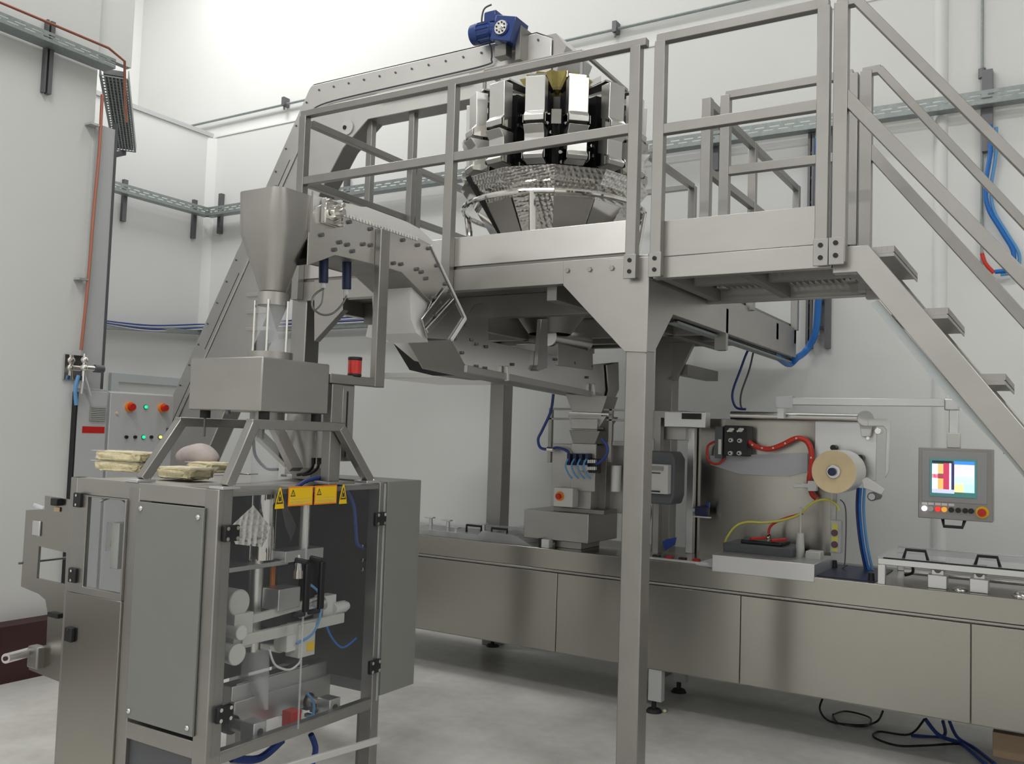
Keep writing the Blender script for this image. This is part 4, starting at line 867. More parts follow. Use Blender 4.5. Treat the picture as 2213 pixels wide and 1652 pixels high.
def pack(name, label, x0, x1_, ytop, ybot, Y, grp):
    a, c = P(x0, ybot, Y=Y), P(x1_, ytop, Y=Y); w_ = c.x-a.x; h = c.z-a.z; t = thing(name, label, 'food tray', (a.x+w_/2, Y+.08, a.z), grp)
    bm_ = bmesh.new(); bmesh.ops.create_icosphere(bm_, subdivisions=4, radius=1); b = B(); off = random.random()*9
    from mathutils import noise
    for v in bm_.verts:
        p_ = v.co.copy(); p_ = Vector([math.copysign(abs(c_)**.45, c_) for c_ in p_]); n_ = noise.noise(v.co*3.2+Vector((off, 0, 0)))
        p_ = Vector((p_.x*w_/2*(.93+.08*n_)*(1+.05*p_.z), p_.y*.07*(1+.1*n_), p_.z*h/2*.88*(1+.14*n_)))
        v.co = p_+Vector((a.x+w_/2, Y+.08, a.z+h/2))
    b.add([v.co.copy() for v in bm_.verts], [[v.index for v in f.verts] for f in bm_.faces]); bm_.free()
    link('contents', b, 'food', t); link('film_lid', B().box(a.x, c.x+.01, Y, Y+.16, c.z-.006, c.z-.002), 'cover', t); return t
zp = VZ
def packz(label, x0, x1_, Y, zb1, h, grp='trays of pale food pieces on the bagging machine'):
    a, c = P(x0, 1000, Y=Y), P(x1_, 1000, Y=Y); t = thing('food_tray', label, 'food tray', ((a.x+c.x)/2, Y+.09, zb1), grp); w_ = c.x-a.x
    bm_ = bmesh.new(); bmesh.ops.create_icosphere(bm_, subdivisions=4, radius=1); b = B(); off = random.random()*9
    from mathutils import noise
    for v in bm_.verts:
        n_ = noise.noise(v.co*4.5+Vector((off, 0, 0))); p_ = Vector([math.copysign(abs(c_)**.45, c_) for c_ in v.co])
        v.co = Vector(((a.x+c.x)/2, Y+.09, zb1+h/2))+Vector((p_.x*w_/2*(.93+.1*n_)*(1+.07*p_.z), p_.y*.08*(1+.1*n_), p_.z*h/2*1.06*(1+.16*n_)))
    b.add([v.co.copy() for v in bm_.verts], [[v.index for v in f.verts] for f in bm_.faces]); bm_.free()
    link('contents', b, 'food', t); link('film_lid', B().box(a.x+.01, c.x+.0, Y+.01, Y+.17, zb1+h-.002, zb1+h+.002), 'cover', t)
packz('pale food tray at left rear corner, bottom one of the stack', 189, 296, VY+.42, VZ, .05); packz('pale food tray lying on top of another tray at left', 189, 300, VY+.42, VZ+.05, .05)
packz('single pale food tray between the two frame legs', 324, 408, VY+.26, VZ, .052); packz('pale food tray lying under the pinkish bag', 392, 455, VY+.75, VZ, .052)
q0, q1 = P(368, 985, Y=VY+.85), P(455, 985, Y=VY+.85)
sb_ = B(); bm_ = bmesh.new(); bmesh.ops.create_icosphere(bm_, subdivisions=4, radius=1)
for v in bm_.verts: p_ = v.co; v.co = Vector(((q0.x+q1.x)/2, VY+.9, VZ+.045))+Vector((p_.x*(q1.x-q0.x)/2*.88*(1-.22*max(0, p_.z)), p_.y*.09, (max(p_.z, -.35)+.4+.05*math.sin(p_.x*5))*.072))
sb_.add([v.co.copy() for v in bm_.verts], [[v.index for v in f.verts] for f in bm_.faces]); bm_.free()
solo('food_bag', sb_, 'foodp', 'greyish pink rounded bag resting on a food tray', 'bag')
# ================================================================= CONTROL CABINETS
CBX = -6.1
def cabx(px_, py_): return P(px_, py_, X=CBX)
ya, yb, yc = cabx(163, 850).y, cabx(236, 850).y, cabx(378, 850).y
zt1 = cabx(200, 840).z; zt2 = cabx(245, 846).z
c1 = thing('control_cabinet', 'narrow grey cabinet with vent grille and red label at left', 'cabinet', (CBX-.2, ya, 0))
link('body', B().box(CBX-.4, CBX-.02, ya+.02, yb-.004, 0, zt1), 'cab', c1, .004)
link('door', B().box(CBX-.02, CBX, ya+.025, yb-.01, .1, zt1-.02), 'cab', c1, .004)
link('edge_gasket', B().box(CBX-.3, CBX+.003, ya+.01, ya+.02, .1, zt1-.03), 'black', c1)
a, c = cabx(192, 910), cabx(227, 880); gr = link('vent_grille', B().box(CBX, CBX+.012, a.y, c.y, a.z, c.z), 'grill', c1, .003)
fs_ = B()
for k in range(8): zz = a.z+(c.z-a.z)*(k+.5)/8; fs_.box(CBX+.012, CBX+.016, a.y+.005, c.y-.005, zz-.002, zz+.002)
link('grille_slat', fs_, 'cab', gr)
a, c = cabx(177, 936), cabx(226, 923); link('red_label', B().box(CBX, CBX+.002, a.y, c.y, a.z, c.z), 'red', c1, label='plain red label')
c2 = thing('control_cabinet', 'grey control cabinet with lit buttons beside the vent cabinet', 'cabinet', (CBX-.2, yb, 0))
link('body', B().box(CBX-.4, CBX-.02, yb+.004, yc, 0, zt2), 'cab', c2, .004)
link('door', B().box(CBX-.02, CBX+.004, yb+.012, yc-.01, .1, zt2-.008), 'cab', c2, .004)
def btn(name, x, y, r, d, m, par, base=None, X=CBX+.004):
    q = P(x, y, X=X)
    if base: link('collar', B().cyl(q, q+Vector((d*.4, 0, 0)), r*1.35, n=20), base, par)
    link(name, B().cyl(q, q+Vector((d, 0, 0)), r, r*.95, 20), m, par)
btn('main_switch', 279, 880, .028, .05, 'red', c2, 'orange'); btn('indicator_lamp', 314, 880, .013, .015, 'gled', c2, 'dark'); btn('emergency_stop', 349, 882, .026, .06, 'red', c2, 'orange')
for x, m in ((272, 'black'), (291, 'black'), (309, 'gled'), (326, 'black'), (345, 'yled')): btn('push_button' if m == 'black' else 'indicator_lamp', x, 945, .013, .015, m, c2, 'dark' if m != 'black' else None)
q = P(252, 893, X=CBX+.004); link('lock', B().cyl(q, q+Vector((.01, 0, 0)), .01), 'film', c2); q = P(362, 932, X=CBX+.004); link('latch', B().cb(q, .02, .03, .05), 'dark', c2)
# ================================================================= PACKING LINE
LY0, LY1, LZ = 5.54, 6.36, .972
ln = thing('thermoforming_line', 'long stainless steel thermoforming packing line along back wall', 'packaging machine', (-2.3, 5.9, 0))
lx0, lx1 = -5.2, .9
def Ln(n, b, m, bev=.003, **k): return link(n, b, m, ln, bev, **k)
Ln('upper_frame', B().box(lx0, lx1, LY0, LY1, .835, LZ), 'steelp', .004)
Ln('edge_strip', B().box(lx0, lx1, LY0-.005, LY0+.02, .820, .834), 'steel', .003)
sx = [lx0, -4.25, -2.985, -1.709, -.448, lx1]
for k in range(5): Ln('side_panel', B().box(sx[k]+.002, sx[k+1]-.002, LY0+.012, LY0+.03, .28, .812), 'steelp', .003)
Ln('inner_body', B().box(lx0+.02, lx1-.02, LY0+.03, LY1, .30, .83), 'steeld', 0)
Ln('bottom_tray', B().box(lx0+.02, lx1-.02, LY0+.02, LY1-.02, .275, .30), 'steeld', 0)
for x, y in ((-2.305, 5.56), (-2.343, 6.1), (-4.084, 6.42), (.3, 5.6), (.3, 6.2), (-4.9, 5.6)):
    Ln('leg', B().box(x-.0, x+.09, y, y+.06, .075, .28), 'cab', .003)
    Ln('levelling_foot', B().cyl((x+.03, y+.03, .0), (x+.03, y+.03, .022), .055, .04, 20).cyl((x+.03, y+.03, .02), (x+.03, y+.03, .08), .016, n=12), 'rubber', .003)
bz = B()
for x in (-3.9, -3.5, -2.5, -1.72, -1.45, -.95, -.42): bz = B().cyl((x, LY0-.005, .827), (x, LY0-.010, .827), .006, n=8); Ln('rivet', bz, 'card', 0)
# die station box
a, c = P(1545, 1222, Y=LY0+.05), P(1727, 1262, Y=LY0+.05)
Ln('die_housing', B().box(a.x, c.x+.1, LY0-.005, LY0+.5, LZ-.03, LZ+.075), 'alu', .004)
# film edge colour strips and parts left of die
a, c = P(1400, 1205, Y=LY0+.06), P(1535, 1215, Y=LY0+.06)
Ln('rail', B().box(a.x, c.x, LY0+.02, LY0+.05, LZ, LZ+.015), 'alu', .002)
for k in range(6): x = a.x+.03+.09*k; Ln('clip', B().box(x, x+.045, LY0+.06, LY0+.1, LZ+.005, LZ+.025), 'red' if k % 2 else 'maroon', .002)
a, c = P(1505, 1222, Y=LY0+.02), P(1543, 1233, Y=LY0+.02); Ln('side_guide', B().prism([(a.x, LY0, LZ), (c.x, LY0, LZ-.02), (c.x, LY0, LZ+.05), (a.x, LY0+.0, LZ+.01)], (0, .1, 0)), 'cover', 0)
# clear covers at the left end
cvz = LZ+.045
for (x0, x1_), lab in (((905, 1035), 0), ((1045, 1130), 1)):
    a, c = P(x0, 1160, Y=LY0+.05), P(x1_, 1175, Y=LY0+.05)
    if lab == 0: cvr = Ln('clear_cover', B().box(a.x-.4, c.x, LY0+.02, LY1-.1, LZ, cvz), 'cover', .004)
    else: cvr = Ln('clear_cover', B().prism([(a.x-.08, LY0+.02, LZ), (a.x-.0, LY0+.02, cvz+.03), (c.x-.05, LY0+.02, cvz+.02), (c.x+.1, LY0+.02, LZ)], (0, .65, 0)), 'cover', .004)
    for yy in ((LY0+.08, LY0+.58) if lab else (LY0+.12,)):
        hx_ = (c.x-.16) if lab == 0 else (a.x+.05); link('handle', B().tube([(hx_, yy, cvz), (hx_, yy, cvz+.05), (hx_+.13, yy, cvz+.05), (hx_+.13, yy, cvz)], .009, 8, smooth=False), 'black', cvr)
for x, y, hh in ((930, 1135, .11), (968, 1125, .10), (985, 1140, .05), (1045, 1135, .10)):
    a = P(x, y+22, Y=LY0+.3); Ln('clamp', B().cyl((a.x, a.y, LZ), (a.x, a.y, LZ+hh), .02, .012, 12).box(a.x-.05, a.x+.03, a.y-.02, a.y+.02, LZ+hh-.01, LZ+hh), 'alu', .002)
a = P(1182, 1178, Y=LY0+.05); Ln('sensor_block', B().cb((a.x, a.y, LZ+.03), .06, .06, .06), 'white'); Ln('sensor_stop', B().cb((a.x-.04, a.y-.02, LZ+.03), .02, .03, .07), 'black')
# right hand guard frame
gz = P(1905, 1206, Y=LY0+.02).z; gx0 = P(1898, 1230, Y=LY0+.02).x
gt = thing('safety_guard', 'low aluminium guard frame with black handles at line right end', 'guard', (gx0, LY0+.3, LZ))
g_ = B()
for yy in (LY0+.02, LY1-.1): g_.box(gx0, gx0+.04, yy-.02, yy+.02, LZ, gz-.035).box(gx0, lx1, yy-.02, yy+.02, gz-.035, gz)
link('frame', g_, 'alu', gt, .003)
link('lid', B().box(gx0+.0, lx1, LY0, LY1-.08, gz, gz+.008), 'cover', gt); link('lid_seal', B().box(gx0+.03, lx1, LY0-.002, LY0+.002, gz, gz+.007), 'black', gt)
for x0, x1_ in ((1952, 2006), (2107, 2162)):
    a, c = P(x0, 1205, Y=LY0+.05), P(x1_, 1210, Y=LY0+.05); link('handle', B().tube([(a.x, a.y, gz), (a.x+.015, a.y, gz+.055), (c.x-.015, a.y, gz+.055), (c.x, a.y, gz)], .009, 8, smooth=False), 'black', gt)
for x0, x1_ in ((2004, 2046), (2095, 2136)):
    a, c = P(x0, 1270, Y=LY0+.06), P(x1_, 1270, Y=LY0+.06)
    s_ = Ln('knife_block', B().box(a.x, c.x, LY0+.06, LY0+.16, LZ, LZ+.075), 'alu', .004)
    link('knife_holder', B().box(a.x+.02, c.x-.02, LY0+.09, LY0+.14, LZ+.07, gz-.05), 'bright', s_); link('mount_plate', B().box(a.x+.01, c.x-.01, LY0+.10, LY0+.12, gz-.055, gz-.0), 'steeld', s_); link('bore', B().cyl(((a.x+c.x)/2, LY0+.089, LZ+.1), ((a.x+c.x)/2, LY0+.085, LZ+.1), .018), 'zinc', s_)
Ln('drive_shaft', B().cyl((gx0+.1, LY0+.3, LZ+.05), (lx1, LY0+.3, LZ+.05), .018, n=12).cyl((gx0+.1, LY0+.5, LZ+.04), (lx1, LY0+.5, LZ+.04), .012, n=10), 'satin', 0)
a = P(2075, 1277, Y=LY0+.1); Ln('round_cover', B().ball((a.x, a.y, LZ), .04, (1, 1, .5)), 'chrome', 0)
a = P(2205, 1290, Y=LY0+.1); Ln('round_cover', B().ball((a.x, a.y, LZ), .04, (1, 1, .8)), 'chrome', 0)
ib2 = B().tube([P(x, y, Y=LY0+.2) for x, y in ((1972, 1222), (1972, 1238), (1955, 1244))], .008, 8); Ln('bent_tube', ib2, 'black', 0)
Ln('dark_film', B().box(P(1730, 1250, Y=LY0+.1).x, gx0-.02, LY0+.05, LY1-.15, LZ, LZ+.006), 'navy', 0)
for x, y in ((1883, 1258), (1803, 1223)): a = P(x, y, Y=LY0+.07 if x > 1850 else LY0+.5); Ln('black_knob', B().cyl((a.x, a.y, LZ), (a.x, a.y, LZ+.05), .02, .016, 14), 'black', .003)
Ln('clear_block', B().cb((P(1760, 1240, Y=LY0+.3).x, LY0+.3, LZ+.06), .09, .1, .12), 'offw', .006)
# --- film station
fs = thing('film_station', 'top film station with steel plate, rollers and arms behind line', 'film unwinder', (-1.7, 6.1, LZ))
FY = 6.12
def Fs(n, b, m, bev=.003, **k): return link(n, b, m, fs, bev, **k)
Fs('back_plate', B().prism(py([(1500, 905), (1765, 908), (1765, 1050), (1795, 1052), (1795, 1232), (1700, 1215), (1488, 1195)], FY), (0, .012, 0)), 'steelp', .002)
Fs('roll_plate', B().prism(py([(1761, 910), (1895, 912), (1893, 1040), (1760, 1040)], FY-.02), (0, .02, 0)), 'alu', .003)
Fs('top_beam', B().cyl(P(1580, 898, Y=FY-.06), P(1868, 904, Y=FY-.06), .028, n=20), 'satin', 0)
Fs('post', B().box(P(1487, 1000, Y=FY-.05).x, P(1502, 1000, Y=FY-.05).x, FY-.07, FY-.02, LZ, P(1495, 925, Y=FY-.05).z), 'alu', .003)
Fs('arm_joint', B().cyl(P(1870, 905, Y=FY-.1), P(1870, 905, Y=FY-.02), .05).prism(py([(1855, 905), (1890, 905), (1880, 945), (1862, 945)], FY-.08), (0, .05, 0)), 'white', .006)
Fs('dancer_arm', B().prism(py([(1875, 905), (1915, 905), (1924, 912), (1921, 1020), (1912, 1035), (1915, 930), (1908, 922), (1875, 922)], FY-.10), (0, .03, 0)), 'white', .006)
for x, y, r in ((1897, 932, .02), (1875, 948, .012), (1800, 968, .018), (1858, 990, .02)): a = P(x, y, Y=FY-.1); Fs('guide_roller', B().cyl(a, a+Vector((0, .1, 0)), r), 'chrome' if x > 1870 else 'black', .002)
Fs('lower_arm', B().prism(py([(1862, 1038), (1872, 1032), (1912, 1058), (1905, 1070), (1866, 1055)], FY-.35), (0, .03, 0)), 'white', .004)
a = P(1884, 1074, Y=FY-.36); Fs('roller', B().cyl(a, a+Vector((0, .2, 0)), .026), 'dark', .002); Fs('roller_face', B().cyl(a, a-Vector((0, .004, 0)), .019), 'cab', 0)
Fs('side_arm', B().prism(py([(1714, 1046), (1745, 1046), (1745, 1040), (1765, 1040), (1765, 1062), (1745, 1062), (1745, 1055), (1714, 1055)], FY-.15), (0, .04, 0)), 'white', .004)
Fs('film_web', B().prism(py([(1535, 985), (1745, 980), (1745, 1020), (1700, 1030), (1600, 1025), (1535, 1005)], FY-.03), (0, .002, 0)), 'white_film', 0)
a = P(1802, 1020, Y=FY-.42)
rl = thing('film_roll', 'large film roll with cream face on the film station', 'film roll', a)
link('film', B().cyl(a, a+Vector((0, .30, 0)), .131, n=48), 'filmw', rl, .003)
link('roll_face', B().cyl(a, a-Vector((0, .004, 0)), .128, n=48), 'film', rl)
link('core', B().cyl(a-Vector((0, .004, 0)), a-Vector((0, .02, 0)), .04, n=28), 'alu', rl, .003); link('hub', B().cyl(a-Vector((.003, .02, 0)), a-Vector((.003, .05, 0)), .024, n=24), 'navy', rl, .003)
# valve block
vb = thing('valve_block', 'black pneumatic valve block with white fittings on film station', 'valve block', P(1590, 955, Y=FY-.1))
x0, x1_, z0_, z1_ = rect_y(1566, 985, 1617, 921, FY-.1); link('body', B().box(x0, x1_, FY-.12, FY, z0_, z1_), 'black', vb, .003)
x0, x1_, z0_, z1_ = rect_y(1545, 990, 1563, 922, FY-.1); link('side_module', B().box(x0, x1_, FY-.11, FY, z0_, z1_), 'dark', vb, .003)
for x, y in ((1580, 930), (1601, 930), (1580, 952), (1599, 953), (1579, 980), (1598, 980)):
    a = P(x, y, Y=FY-.12); link('fitting', B().cyl(a, a-Vector((0, .02, 0)), .016, .013, 14), 'white', vb); link('bore', B().cyl(a-Vector((0, .02, 0)), a-Vector((0, .022, 0)), .007, n=10), 'dkin', vb)
    if y < 940: link('lever', B().bar(a-Vector((.02, .02, .01)), a+Vector((.025, -.02, .008)), .008, .012), 'white', vb)
x0, x1_, z0_, z1_ = rect_y(1551, 982, 1558, 950, FY-.12); link('label', B().box(x0, x1_, FY-.112, FY-.11, z0_, z1_), 'white', vb)
hh = lambda pts, Y: [P(x, y, Y=Y) for x, y in pts]
ho = thing('red_hose', 'thick red hose winding from valve block to the film roll', 'hose', P(1690, 960, Y=FY-.06))
link('hose', B().tube(hh([(1617, 955), (1635, 966), (1662, 971), (1690, 962), (1720, 948), (1742, 953), (1753, 975), (1753, 1010), (1749, 1040), (1755, 1068), (1765, 1078)], FY-.07), .017), 'hosered', ho)
for x, y in ((1627, 962), (1648, 969), (1672, 969), (1698, 959), (1722, 948), (1754, 990)): a = P(x, y, Y=FY-.07); link('cable_tie', B().ball(a-Vector((0, .016, 0)), .007, n=6), 'white', ho)
solo('red_hose', B().tube(hh([(1567, 990), (1555, 1002), (1540, 1002), (1529, 990), (1530, 965), (1545, 955)], FY-.06), .008), 'hosered', 'thin red hose looping on left of the valve block', 'hose')
solo('yellow_hose', B().tube(hh([(1563, 1195), (1570, 1165), (1590, 1138), (1615, 1129), (1650, 1130), (1690, 1125), (1728, 1112), (1755, 1088), (1785, 1080), (1808, 1092), (1812, 1105)], FY-.2), .008), 'yhose', 'yellow hose arching across the film station plate', 'hose')
solo('red_hose', B().tube(hh([(1661, 1158), (1663, 1142), (1675, 1130), (1700, 1120), (1735, 1110)], FY-.19), .008), 'hosered', 'short red hose joining the yellow hose above sealing head', 'hose')
# sealing head
sh = thing('sealing_head', 'low dark sealing head with red handles below yellow hose', 'sealing station', P(1640, 1200, Y=5.9))
x0, x1_, z0_, z1_ = rect_y(1572, 1218, 1722, 1190, 5.85); link('head', B().box(x0, x1_, 5.75, 6.05, LZ+.07, LZ+.13), 'dark', sh, .008)
link('pressure_plate', B().box(x0+.1, x1_-.08, 5.8, 6.0, LZ+.13, LZ+.155), 'black', sh, .006)
for dx in (.17, .3): link('red_handle', B().bar((x0+dx, 5.78, LZ+.165), (x0+dx+.08, 5.84, LZ+.175), .03, .016), 'red', sh, .004)
a = P(1661, 1160, Y=FY-.19); link('inlet_pipe', B().cyl((a.x, a.y, LZ+.15), (a.x, a.y, a.z), .009, n=10).cyl((a.x, a.y, LZ+.15), (a.x, a.y, LZ+.19), .014, n=10), 'chrome', sh)
a = P(1563, 1200, Y=FY-.2); link('hose_socket', B().cyl((a.x, a.y, LZ+.0), (a.x, a.y, a.z), .016, n=12), 'black', sh)
link('air_cylinder', B().cyl((x1_+.02, 5.85, LZ+.07), (x1_+.02, 5.85, LZ+.22), .03, .022, 16).cyl((x1_+.02, 5.85, LZ+.2), (x1_+.02, 5.85, LZ+.38), .006, n=8), 'offw', sh)
# button box
bx = thing('button_box', 'yellow two button control box hanging beside blue hoses', 'control box', P(1805, 1160, Y=5.95))
x0, x1_, z0_, z1_ = rect_y(1793, 1195, 1817, 1126, 5.95); link('box', B().box(x0, x1_, 5.95, 6.02, z0_, z1_), 'cab', bx, .004); link('yellow_face', B().box(x0+.012, x1_-.018, 5.947, 5.95, z0_+.01, z1_-.02), 'yhose', bx)
for y in (1152, 1177): a = P(1804, y, Y=5.95); link('push_button', B().cyl(a, a-Vector((0, .015, 0)), .02), 'purple', bx, .002)
link('hook', B().box(x0+.01, x0+.03, 5.97, 6.0, z1_, z1_+.2), 'steelv', bx)
t = thing('blue_hoses', 'bundle of blue hoses running down behind button box', 'hose', P(1858, 1110, Y=6.1))
for k, (m, o) in enumerate((('hose', 0), ('hosel', .022), ('dhose', -.02))): link('hose', B().tube([v+Vector((o, .01*k, 0)) for v in hh([(1860, 1055), (1858, 1105), (1865, 1175), (1878, 1238)], 6.08)], .009), m, t)
solo('thin_wire', B().tube(hh([(1816, 1080), (1828, 1105), (1826, 1215), (1820, 1228), (1832, 1222)], 6.0), .004, 6), 'dark', 'thin dark wire hanging beside the button box', 'wire')
a = P(1450, 1178, Y=5.9)
solo('blue_sheet', B().prism(py([(1431, 1172), (1440, 1166), (1461, 1162), (1458, 1178), (1437, 1191)], 5.9), (.0, .012, 0)), mat('blue_sheet', (.02, .06, .30), .4), 'small tilted blue sheet on the line behind main platform leg', 'sheet')
a = P(1518, 1105, Y=FY-.1)
t = thing('photo_sensor', 'small navy sensor on bracket at left of film plate', 'sensor', a); link('body', B().cb(a, .09, .06, .06), 'navy', t, .005); link('bracket', B().cb(a+Vector((.0, 0, -.04)), .12, .03, .01).cb(a+Vector((-.07, .03, 0)), .06, .02, .02), 'alu', t); link('knob', B().cb(a+Vector((.04, 0, .045)), .02, .02, .03), 'blue', t)
# horizontal block by the post
t = thing('clamp_unit', 'pale horizontal clamp unit attached beside rear platform leg', 'clamp', P(1480, 905, Y=5.95))
x0, x1_, z0_, z1_ = rect_y(1435, 923, 1525, 891, 5.9); link('body', B().box(x0, x1_, 5.9, 6.0, z0_, z1_), 'alu', t, .004); link('slot', B().box(x0+.13, x1_-.03, 5.89, 5.9, z1_-.05, z1_-.01), 'dkin', t)
x0, x1_, z0_, z1_ = rect_y(1410, 950, 1448, 888, 6.0); link('bracket', B().box(x0, x1_+.12, 6.0, 6.1, z0_, z1_), 'steel', t, .003); link('rail', B().box(x0, x1_+.2, 6.02, 6.08, LZ, z0_), 'steel', t, .003) if False else None
# label printer case
t = thing('label_printer', 'dark grey printer case with pale front half hidden by platform leg', 'printer', P(1430, 1030, Y=5.6))
x0, x1_, z0_, z1_ = rect_y(1380, 1085, 1468, 977, 5.7)
link('case', B().prism([(x0, 5.62, z0_), (x1_-.02, 5.62, z0_), (x1_, 5.62, z0_+.06), (x1_, 5.62, z1_-.05), (x1_-.03, 5.62, z1_), (x0, 5.62, z1_)], (0, .2, 0)), 'dark', t, .012)
x0, x1_, z0_, z1_ = rect_y(1386, 1065, 1446, 1005, 5.58); link('front', B().box(x0, x1_, 5.56, 5.63, z0_, z1_), 'offw', t, .005)
link('display', B().box(x0+.02, x1_-.03, 5.555, 5.56, z1_-.04, z1_-.012), 'steeld', t); link('slot', B().box(x0, x1_-.05, 5.555, 5.56, z1_-.06, z1_-.053).box(x0, x1_-.05, 5.555, 5.56, z0_+.01, z0_+.02), 'dkin', t)
link('support_column', B().box(P(1420, 1000, Y=5.95).x, P(1432, 1000, Y=5.95).x, 5.9, 5.96, LZ, 1.9), 'steelv', t)
link('cable', B().tube(hh([(1404, 1085), (1406, 1110), (1402, 1140)], 5.7), .008), 'black', t)
# HMI
hm = thing('operator_panel', 'grey operator panel with colour touchscreen hanging from bent arm', 'control panel', P(2064, 1050, Y=5.9))
x0, x1_, z0_, z1_ = rect_y(1984, 1119, 2146, 972, 5.9); HY = 5.9; w = x1_-x0
link('housing', B().box(x0, x1_, HY, HY+.12, z0_, z1_), mat('panel_grey', (.30, .285, .28), .4, .4), hm, .004)
link('bezel', B().box(x0+.02, x1_-.03, HY-.004, HY, z0_+.1, z1_-.02), mat('bezel_grey', (.33, .33, .335), .4), hm, .002)
sx0, sx1, sz0, sz1 = rect_y(2014, 1065, 2106, 999, HY-.01)
scn = link('screen', B().box(sx0-.012, sx1+.012, HY-.008, HY-.004, sz0-.02, sz1+.012), mat('screen_teal', (.12, .42, .42), .3), hm)
def srect(u0, u1, v0, v1, col, e=1.0):
    return link('screen_area', B().box(sx0+(sx1-sx0)*u0, sx0+(sx1-sx0)*u1, HY-.0095, HY-.008, sz0+(sz1-sz0)*v0, sz0+(sz1-sz0)*v1), screenmat('screen_%d%d' % (u0*100, v0*100), col, e), scn)
srect(0, .14, .12, .9, (.75, .80, .9), .8); srect(.14, .27, .6, .9, (.95, .55, .2), .7); srect(.14, .27, .12, .45, (.95, .5, .15), .7); srect(0, .27, .46, .58, (.45, .06, .1), .6)
srect(.27, .41, .12, .93, (.55, .05, .12), .7); srect(.41, .46, .12, .93, (.8, .75, .9), .8); srect(.46, .53, .12, .93, (.04, .05, .15), .5); srect(.53, 1, .9, 1, (.05, .25, .75), .8)
srect(0, .5, .93, 1, (.03, .03, .05), .3); srect(.53, 1, .55, .9, (.85, .7, .85), .8); srect(.53, 1, .3, .55, (.6, .85, .9), .8); srect(.53, .75, .05, .3, (.95, .75, .35), .8); srect(.75, 1, .05, .3, (.5, .85, .9), .8); srect(0, .53, 0, .12, (.55, .6, .85), .8)
for x, m in ((1998, 'wled'), (2012, 'cab'), (2027, 'rled'), (2041, 'oled'), (2056, 'black'), (2071, 'black'), (2086, 'black'), (2099, 'black')):
    a = P(x, 1099+(x-1998)*.06, Y=HY); link('push_button', B().cyl(a, a-Vector((0, .014, 0)), .015, n=16), m, hm)
    if x < 2060: link('button_label', B().box(a.x-.015, a.x+.015, HY-.002, HY, a.z+.022, a.z+.036), 'white', hm)
a = P(2123, 1108, Y=HY); link('stop_collar', B().cyl(a, a-Vector((0, .008, 0)), .034), 'yellow', hm); link('emergency_stop', B().cyl(a-Vector((0, .008, 0)), a-Vector((0, .04, 0)), .019, .023), 'red', hm)
a, c = P(2036, 1122, Y=HY), P(2084, 1126, Y=HY); link('handle', B().tube([(a.x, HY+.03, z0_), (a.x+.01, HY-.0, z0_-.04), (c.x-.01, HY-.0, z0_-.04), (c.x, HY+.03, z0_)], .010, 8, smooth=False), 'black', hm)
ar = hm
zA_ = P(1870, 868, Y=5.96).z; xa_, xb_ = P(1695, 868, Y=5.96).x, P(2062, 880, Y=5.96).x
link('horizontal_tube', B().box(xa_+.04, xb_-.02, 5.94, 5.98, zA_-.028, zA_+.02), 'alu', ar, .004)
link('corner_joint', B().box(xa_-.05, xa_+.06, 5.92, 6.0, zA_-.05, zA_+.03), 'cover', ar, .008); link('corner_joint', B().box(xb_-.05, xb_+.03, 5.92, 6.0, zA_-.05, zA_+.02), 'alu', ar, .008)
link('vertical_tube', B().box(xb_-.025, xb_+.025, 5.93, 5.99, z1_, zA_-.0), 'alu', ar, .004); link('swivel', B().box(xb_-.035, xb_+.035, 5.92, 6.0, z1_, z1_+.09), 'offw', ar, .006)
link('left_post', B().box(xa_-.04, xa_+.0, 5.95, 6.0, P(1700, 905, Y=5.96).z, zA_-.02), 'alu', ar)
# --- dosing tower
dz = thing('dosing_unit', 'dosing tower with stacked hoppers and valves on packing line', 'dosing machine', (-2.98, 5.8, LZ))
def Dz(n, b, m, bev=.003, **k): return link(n, b, m, dz, bev, **k)
DY = 5.6
bx0, bx1, bz0, bz1 = rect_y(1131, 1162, 1272, 1112, DY)
Dz('base_box', B().box(bx0, bx1, DY, 6.07, bz0, bz1), 'steel', .005)
Dz('pedestal', B().box(bx0+.22, bx1-.08, DY+.06, 5.95, LZ, bz0), 'steel')
def Dr(n, x0, y0, x1_, y1_, Y, dep, m, bev=.003):
    a, c = P(x0, y0, Y=Y), P(x1_, y1_, Y=Y); return Dz(n, B().box(a.x, c.x, Y, Y+dep, min(a.z, c.z), max(a.z, c.z)), m, bev)
Dr('body_panel', 1190, 1095, 1280, 962, DY+.05, .16, 'steel'); Dz('pedestal', B().box(P(1190, 1100, Y=DY).x, P(1300, 1100, Y=DY).x, DY+.04, DY+.35, bz1, bz1+.03), 'steeld')
Dr('side_cabinet', 1282, 1100, 1312, 955, DY+.18, .2, 'steeld')
def trap(n, pts, Y, dep, m): return Dz(n, B().prism(py(pts, Y), (0, dep, 0)), m, .002)
trap('feed_spout', [(1222, 852), (1312, 856), (1300, 893), (1236, 890)], DY+.08, .18, 'steel')
trap('upper_hopper', [(1228, 898), (1310, 900), (1290, 932), (1236, 930)], DY+.06, .2, 'steel')
Dz('hopper_rim', B().bar(P(1230, 892, Y=DY+.05), P(1316, 896, Y=DY+.05), .012, .014), 'bright', .002)
Dr('bucket', 1233, 927, 1291, 906, DY+.03, .1, 'steel')
trap('lower_hopper', [(1230, 930), (1296, 932), (1286, 960), (1238, 958)], DY+.02, .2, 'steeld')
Dr('front_plate', 1232, 1060, 1288, 960, DY+.03, .02, 'steel')
fr2 = B()
for x in (1190, 1320):
    a = P(x, 920, Y=DY+.1); fr2.box(a.x-.013, a.x+.013, DY+.09, DY+.12, P(x, 1000, Y=DY+.1).z, P(x, 884, Y=DY+.1).z)
